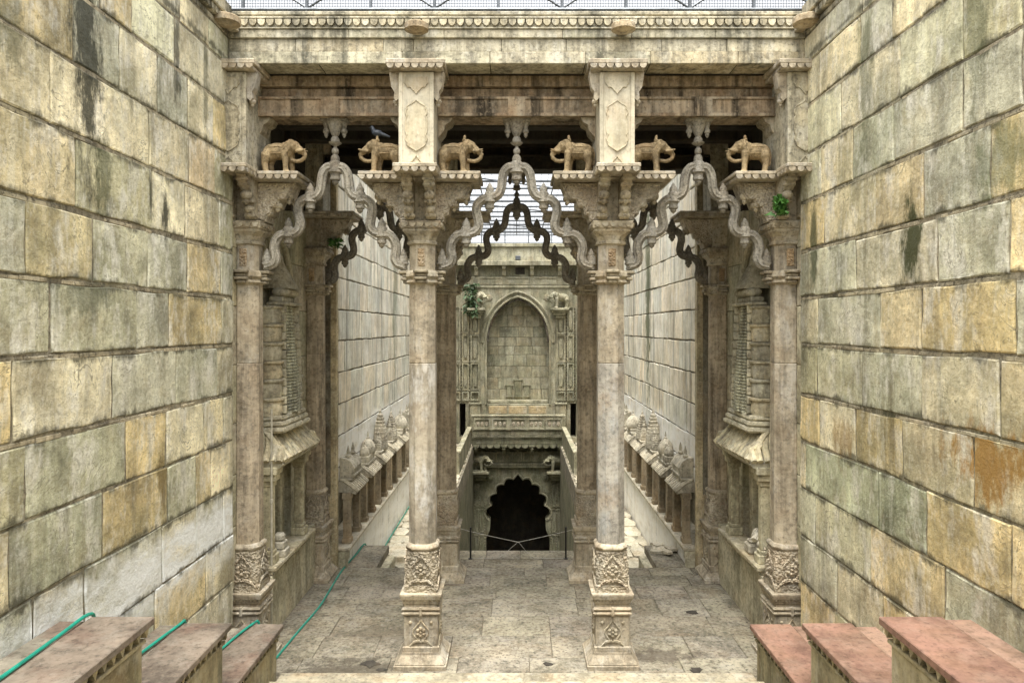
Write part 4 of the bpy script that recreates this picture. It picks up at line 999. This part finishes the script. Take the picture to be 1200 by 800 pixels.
fb("parapet_wall", -3.75, 3.75, FY-.05, FY+.7, 7.685, 8.36, tint=(1.35,1.35,1.38)); fb("parapet_cap", -3.8, 3.8, FY-.16, FY+.8, 8.365, 8.52, tint=(1.1,1.1,1.1))
fb("small_box", C0-.12, C0+.12, FY-.2, FY-.05, 7.75, 7.95, 'metal')
# balcony with carved front, dentils and brackets
fb("balcony_floor", C0-2.1, C0+2.1, FY-.75, FY+.5, -.30, -.12); fb("balcony_front", C0-2.08, C0+2.08, FY-.80, FY-.68, -.11, .52)
for k in range(5):
    x = C0-1.64+.82*k; m = MB(); m.plate([(x-.37,-.05),(x+.37,-.05),(x+.37,.46),(x-.37,.46)], [[(x-.31,.02),(x+.31,.02),(x+.31,.40),(x-.31,.40)]], -.045, .01, XZ(FY-.80)); P_ = m.build("balcony_panel", M['facade'], fac)
    m = MB(); 
    for q in range(3): m.ell((x-.2+.2*q, FY-.80, .2), (.08,.03,.12), 8, 5)
    m.build("scroll_relief", M['relief'], P_)
fb("balcony_rail", C0-2.15, C0+2.15, FY-.84, FY-.64, .525, .62)
for k in range(3): fb("back_slab", C0-1.35+.92*k, C0-.52+.92*k, FY-.52, FY-.44, .63, .98, 'path', tint=(.72,.62,.45))
dd = MB()
for k in range(60): x = C0-2.05+.0695*k; dd.box(x-.022, x+.022, FY-.82, FY-.70, -.40, -.31)
dd.build("balcony_dentils", M['facade'], fac)
fb("balcony_under", C0-2.12, C0+2.12, FY-.72, FY+.5, -.52, -.41, 'facade_low'); fb("fringe_board", C0-2.12, C0+2.12, FY-.70, FY-.6, -.74, -.525, 'facade_low')
for k in range(4):
    x = C0-1.95+1.3*k; m = MB(); m.plate([(FY,-1.35),(FY-.12,-1.3),(FY-.2,-1.1),(FY-.42,-1.0),(FY-.55,-.85),(FY-.72,-.87),(FY-.72,-.80),(FY,-.80)], [], x-.10, x+.10, lambda a, b, q: (q, a, b)); m.lathe(bud_profile(.09,.25), x, FY-.62, 8, -.85); m.build("balcony_bracket", M['facade_low'], fac)
# lower storey with the lobed arch
def lobed(cx, hw, zs_, za, lobes=9, n=8):
    base = []
    for k in range(lobes+1):
        a = PI*k/lobes; x = -hw*math.cos(a); z = (za-zs_)*math.sin(a)**.95
        base.append((x, z))
    pts = []
    for k in range(lobes):
        (x0, z0), (x1, z1) = base[k], base[k+1]; mx, mz = (x0+x1)/2, (z0+z1)/2
        L_ = math.hypot(x1-x0, z1-z0); nx, nz = -(z1-z0)/L_, (x1-x0)/L_
        for i in range(n):
            f = i/n; bul = L_*.36*math.sin(PI*f)**.8
            if k == lobes//2: bul += .12*max(0, 1-abs(2*f-1)*2.2)
            pts.append((cx+x0+(x1-x0)*f+nx*bul, zs_+z0+(z1-z0)*f+nz*bul))
    pts.append((cx+base[-1][0], zs_+base[-1][1])); return pts
lob = lobed(C0, 1.30, -4.45, -2.55)
hole = [(C0-1.5,-8.9),(C0-1.5,-5.3),(C0-1.32,-4.9)] + lob + [(C0+1.32,-4.9),(C0+1.5,-5.3),(C0+1.5,-8.9)]
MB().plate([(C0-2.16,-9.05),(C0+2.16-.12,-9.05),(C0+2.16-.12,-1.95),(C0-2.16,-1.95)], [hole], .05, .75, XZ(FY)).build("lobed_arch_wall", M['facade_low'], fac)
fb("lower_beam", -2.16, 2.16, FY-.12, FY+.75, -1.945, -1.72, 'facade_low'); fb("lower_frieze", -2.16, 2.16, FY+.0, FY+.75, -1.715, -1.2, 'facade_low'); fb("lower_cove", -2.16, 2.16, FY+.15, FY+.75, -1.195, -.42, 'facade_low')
for s in (-1, 1):
    for (xa, zb) in ((1.60, -2.5), (1.82, -2.5)):
        for k in range(4): m = MB(); a, b = sorted((C0+s*xa, C0+s*(xa+.18))); za = -7.4+1.2*k; m.plate([(a,za),(b,za),(b,za+1.1),(a,za+1.1)], [[(a+.04,za+.05),(b-.04,za+.05),(b-.04,za+1.05),(a+.04,za+1.05)]], 0, .06, XZ(FY)); m.build("jamb_panel", M['facade_low'], fac)
    m = MB(); m.lathe_axis((C0+s*1.3, FY+.03, -2.45), (.16,.06,.16), 10, 5); m.lathe_axis((C0+s*1.3, FY-.01, -2.45), (.08,.06,.08), 8, 4); m.build("rosette", M['facade_low'], fac)
    m = MB(); m.lathe_axis((C0+s*1.35, FY, 6.0), (.17,.06,.17), 10, 5); m.build("rosette", M['facade'], fac, tint=(.8,.72,.66))
for s in (-1, 1):
    bl = MB()
    for k in range(40):
        for xq in (1.56, 1.80, 2.02): bl.ell((C0+s*xq if s < 0 or xq < 2 else C0+1.97, FY+.03, -7.6+.13*k), (.03,.04,.045), 5, 3)
    bl.build("bead_line", M['facade'], fac, tint=(.8,.78,.7))
tr = MB(); tr.tube([(a, FY+.04, b) for a, b in lobed(C0, 1.36, -4.45, -2.47)], .035, 5, up=Vector((0,1,0))); tr.build("lobed_trim", M['facade'], fac)
for k in range(9):
    x = C0-1.72+.43*k; m = MB(); m.plate([(x-.19,-1.68),(x+.19,-1.68),(x+.19,-1.25),(x+.0,-1.16),(x-.19,-1.25)], [[(x-.13,-1.62),(x+.13,-1.62),(x+.13,-1.3),(x-.13,-1.3)]], -.05, .01, XZ(FY)); m.build("frieze_panel", M['facade_low'], fac, tint=(1.15,1.12,1.05))
dd = MB()
for k in range(56): x = C0-2.0+.073*k; dd.box(x-.02, x+.02, FY-.16, FY-.1, -1.80, -1.73)
dd.build("lower_dentils", M['facade'], fac)
sf = scallop_mesh(.30, .2, M['facade_low'], .06)
for k in range(13): put("fringe_scallop", sf, fac, (C0-1.92+.32*k, FY-.66, -.735))
# room behind the lobed arch, its shade deepened by a near-black colour
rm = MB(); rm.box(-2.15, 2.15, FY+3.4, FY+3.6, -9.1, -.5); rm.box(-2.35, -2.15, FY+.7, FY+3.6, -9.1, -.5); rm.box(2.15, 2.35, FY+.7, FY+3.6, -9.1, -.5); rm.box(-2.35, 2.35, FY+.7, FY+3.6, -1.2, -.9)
rm.build("inner_chamber", M['shade_dirt'], fac)
MB().box(-4.6, 4.6, FY+1.72, FY+4.0, -.8, 8.3).build("rear_wall", M['mortar_far'], fac)
for s in (-1, 1):
    p = thing("path_parapet", "pale slanting-topped stone parapet of the far path, %s side" % ("hose" if s < 0 else "rubble"), "parapet", (s*2.16, 25, -.79))
    MB().cbox(-.07, .07, 0, 6.25, .0, .78, .015).build("parapet_slab", M['facade'], p); MB().cbox(-.10, .10, 0, 6.25, .785, .86, .015).build("coping", M['facade'], p, tint=(1.3,1.3,1.3))
    m = MB(); m.box(-.09 if s > 0 else -.03, .03 if s > 0 else .09, .0, 6.2, -.55, -.02); m.build("underside", M['facade_low'], p)

# steel net frame over the open well
cg = thing("steel_net_frame", "grey steel pipe and wire net frame spanning over the open well", "frame", (0, 17.5, 8.75))
for k in range(14): MB().tube([(-3.9,1.04*k,.05),(3.9,1.04*k,.05)], .03, 6, up=Vector((0,0,1))).build("cross_pipe", M['metal'], cg)
for k in range(7): x = -3.3+1.1*k; MB().tube([(x,0,.1),(x,13.6,.1)], .020, 6, up=Vector((0,0,1))).build("long_pipe", M['metal'], cg)
for s in (-1, 1):
    for k in range(6): MB().tube([(s*3.9,2.5*k,-.4),(s*3.9,2.5*k,.05)], .025, 6).build("post", M['metal'], cg)
for k in range(9): MB().tube([(-3.3+2.2*(k % 3),.4+1.4*k,.08),(-1.1+2.2*(k % 3),1.8+1.4*k,.08)], .02, 6, up=Vector((0,0,1))).build("brace", M['metal'], cg)
wn = MB()
for k in range(69): wn.box(-3.9, 3.9, .2*k-.004, .2*k+.004, .12, .128)
for k in range(40): x = -3.9+.2*k; wn.box(x-.004, x+.004, 0, 13.6, .13, .138)
wn.build("wire_net", M['metal'], cg)
fr_ = thing("far_railing", "grey mesh fence on top of the far facade parapet", "railing", (0, FY+.1, 8.52))
for (z, r) in ((.05,.02),(.55,.02),(1.1,.025)): MB().tube([(-3.9,0,z),(3.9,0,z)], r, 6, up=Vector((0,0,1))).build("rail", M['metal'], fr_)
for k in range(8): x = -3.85+1.1*k; MB().cbox(x-.025, x+.025, -.025, .025, 0, 1.1, .005).build("post", M['metal'], fr_)
wn = MB()
for k in range(53): x = -3.9+.15*k; wn.box(x-.004, x+.004, .02, .028, .05, 1.1)
for k in range(7): wn.box(-3.9, 3.9, .028, .036, .05+.15*k-.004, .05+.15*k+.004)
wn.build("wire_mesh", M['metal'], fr_)

# ------------------------------------------------------------------ elephants (one continuous carved body), riders, pigeon
def remeshed(name, mb, voxel, mat, it=2):
    me = mb.mesh(name+"_raw", None); ob = bpy.data.objects.new("tmp", me); COL.objects.link(ob)
    r = ob.modifiers.new("r", 'REMESH'); r.mode = 'VOXEL'; r.voxel_size = voxel; r.use_smooth_shade = True
    sm = ob.modifiers.new("s", 'SMOOTH'); sm.iterations = it; sm.factor = .5
    dg = bpy.context.evaluated_depsgraph_get(); out = bpy.data.meshes.new_from_object(ob.evaluated_get(dg)); out.name = name
    bpy.data.objects.remove(ob); bpy.data.meshes.remove(me); out.materials.clear(); out.materials.append(mat); return out
def cap_chain(mb, pts, rad):
    mb.tube(pts, rad, 10, up=Vector((0,1,0)))
    for p, r in zip(pts, rad): mb.ell(p, (r, r, r), 10, 6)
e = MB()
e.ell((-.10,0,.285), (.20,.105,.108), 14, 9); e.ell((-.205,0,.265), (.10,.10,.112), 12, 8); e.ell((.02,0,.30), (.105,.095,.105), 12, 8)
e.ell((.135,0,.345), (.095,.074,.08), 12, 8); e.ell((.105,.03,.395), (.058,.04,.042), 10, 6); e.ell((.105,-.03,.395), (.058,.04,.042), 10, 6)
cap_chain(e, [(.15,0,.35),(.215,0,.315),(.275,0,.275),(.305,0,.245),(.295,0,.205),(.25,0,.172),(.20,0,.160),(.15,0,.165),(.105,0,.175)], [.064,.05,.040,.032,.029,.027,.026,.025,.022])
for sy in (-1, 1):
    e.ell((.075,sy*.086,.335), (.052,.024,.07), 10, 7); e.ell((.06,sy*.094,.285), (.038,.02,.048), 8, 6)
    cap_chain(e, [(.20,sy*.045,.28),(.26,sy*.052,.285),(.325,sy*.048,.305)], [.022,.018,.010])
    e.ell((.175,sy*.07,.355), (.014,.010,.012), 6, 4)
    cap_chain(e, [(.05+.025*sy,sy*.06,.25),(.065+.025*sy,sy*.064,.12),(.068+.025*sy,sy*.064,.035)], [.058,.040,.038]); e.ell((.08+.025*sy,sy*.064,.018), (.054,.046,.02), 10, 5)
    cap_chain(e, [(-.225+.02*sy,sy*.056,.22),(-.245+.02*sy,sy*.06,.12),(-.228+.02*sy,sy*.06,.035)], [.074,.046,.040]); e.ell((-.218+.02*sy,sy*.06,.018), (.052,.046,.02), 10, 5)
cap_chain(e, [(-.295,0,.31),(-.318,0,.24),(-.312,0,.15),(-.30,0,.11)], [.018,.014,.011,.014])
e.cbox(-.30, .16, -.11, .11, 0, .012, .004)
el_body = remeshed("elephant_body", e, .009, M['eleph'], 1)
r_ = MB(); r_.ell((0,0,.035), (.034,.036,.04), 8, 6); r_.ell((.005,0,.085), (.024,.024,.028), 8, 6); cap_chain(r_, [(.0,.03,.05),(.03,.028,.03)], [.014,.012]); cap_chain(r_, [(.0,-.03,.05),(.03,-.028,.03)], [.014,.012])
el_rider = remeshed("rider", r_, .009, M['eleph'], 1)
rope = MB(); rope.tube([(.035+.02*math.cos(a)+.055*math.sin(a), .108*math.cos(a), .29+.115*math.sin(a)) for a in [2*PI*k/24 for k in range(25)]], .007, 5, up=Vector((1,0,0)))
rope_me = rope.mesh("neck_rope", M['eleph'])
sd = MB()
for z in (.245, .325): sd.tube([(x, sy*.108*math.sqrt(max(0, 1-((x+.1)/.2)**2))*math.sqrt(max(.05, 1-((z-.285)/.108)**2)), z) for x in [-.26+.03*k for k in range(11)] for sy in (-1,)], .005, 4)
saddle_me = sd.mesh("saddle_border", M['eleph'])
def elephant(x, s, rider, label, yaw=0.0):
    t = thing("elephant_statue", label, "statue", (x, D1-.22, 6.70), "carved elephants on the column brackets")
    t.rotation_euler = (0, 0, (0 if s > 0 else PI)+yaw); t.scale = (.93, 1, 1.06)
    put("body", el_body, t); put("neck_rope", rope_me, t)
    o = put("saddle_border", saddle_me, t); 
    if s < 0: o.scale = (1,-1,1)
    if rider: put("rider", el_rider, t, (.055,0,.385))
    return t
ex = .56
elephant(-EX+ex+.02, 1, False, "riderless ochre elephant statue nearest the hose-side wall")
elephant(-CX-ex+.02, -1, True, "ochre elephant statue with a dark pigeon perched on its rider")
elephant(-CX+ex-.02, 1, True, "ochre elephant statue in the middle bay beside the white rubbed column")
elephant(CX-ex+.02, -1, True, "ochre elephant statue in the middle bay beside the grey rubbed column")
elephant(CX+ex-.02, 1, True, "ochre elephant statue facing the fern bay from the grey rubbed column")
elephant(EX-ex-.02, -1, True, "ochre elephant statue on the bracket above the green fern")
pg = thing("pigeon", "dark pigeon perched on the rider of an elephant statue", "bird", (-CX-ex-.035, D1-.22, 7.195))
b = MB(); b.ell((0,0,.06), (.075,.042,.045), 10, 7); b.ell((-.055,0,.10), (.032,.03,.04), 8, 6); b.ell((-.07,0,.135), (.026,.024,.024), 8, 6); cap_chain(b, [(.05,0,.05),(.12,0,.025),(.165,0,.01)], [.03,.022,.014]); cap_chain(b, [(-.09,0,.133),(-.115,0,.127)], [.008,.004])
for sy in (-1, 1): cap_chain(b, [(-.01,sy*.015,.03),(-.012,sy*.018,-.002)], [.006,.006])
put("body", remeshed("pigeon_body", b, .007, M['bird'], 1), pg)
# small carved elephants of the far facade
for (z, mt, dx, g) in ((5.50, 'facade', 1.93, "pointed arch"), (-2.05, 'facade_low', 1.75, "dark lobed arch")):
    me = el_body.copy(); me.name = "facade_elephant_body"; me.materials.clear(); me.materials.append(M[mt])
    for s in (-1, 1):
        t = thing("facade_elephant", "carved stone elephant on a corbel above the %s, %s side" % (g, "hose" if s < 0 else "rubble"), "statue", (C0+s*(dx-.05), FY-.32, z), "elephants on the far facade")
        t.rotation_euler = (0, 0, -.45 if s < 0 else PI+.45); t.scale = (1.75,)*3
        put("body", me, t)

# ------------------------------------------------------------------ plants
def leafy(name, label, loc, n, spread, ln, mat, up=.7, kind=None, hang=0):
    t = thing(name, label, "plant", loc); lf = MB()
    for k in range(n):
        a = random.random()*2*PI; e_ = random.uniform(up-.5, up+.5); d = Vector((math.cos(a)*math.cos(e_), math.sin(a)*math.cos(e_)-.3, math.sin(e_)-hang)).normalized()
        p = Vector((J(spread[0]), J(spread[1]), J(spread[2]))); L_ = ln*random.uniform(.5, 1.1); sd_ = d.cross(Vector((J(1),J(1),J(1)))).normalized()*L_*.20
        q = p+d*L_*.55+Vector((0,0,.02)); r = p+d*L_+Vector((0,0,-.03))
        lf.add([p, q+sd_, r, q-sd_], [(0,1,2,3)])
    lf.build("leaves", mat, t)
    MB().tube([(0,0,-.06),(0.01,-.02,.05),(-.01,-.03,.14)], [.012,.008,.004], 5).build("stem", mat, t)
leafy("fern", "bright green fern growing on the carved wall column bracket", (3.50, 9.07, 6.16), 80, (.07,.04,.10), .17, M['leaf'])
leafy("creeper", "dark green creeper hanging beside the far pointed arch", (-2.05, FY-.4, 5.9), 260, (.28,.2,.75), .30, M['leaf_dark'], up=0, hang=.5)
leafy("wall_weed", "small green weed on the shaded back row wall column", (-EX+.45, D2-.25, 6.1), 40, (.08,.06,.08), .16, M['leaf'])
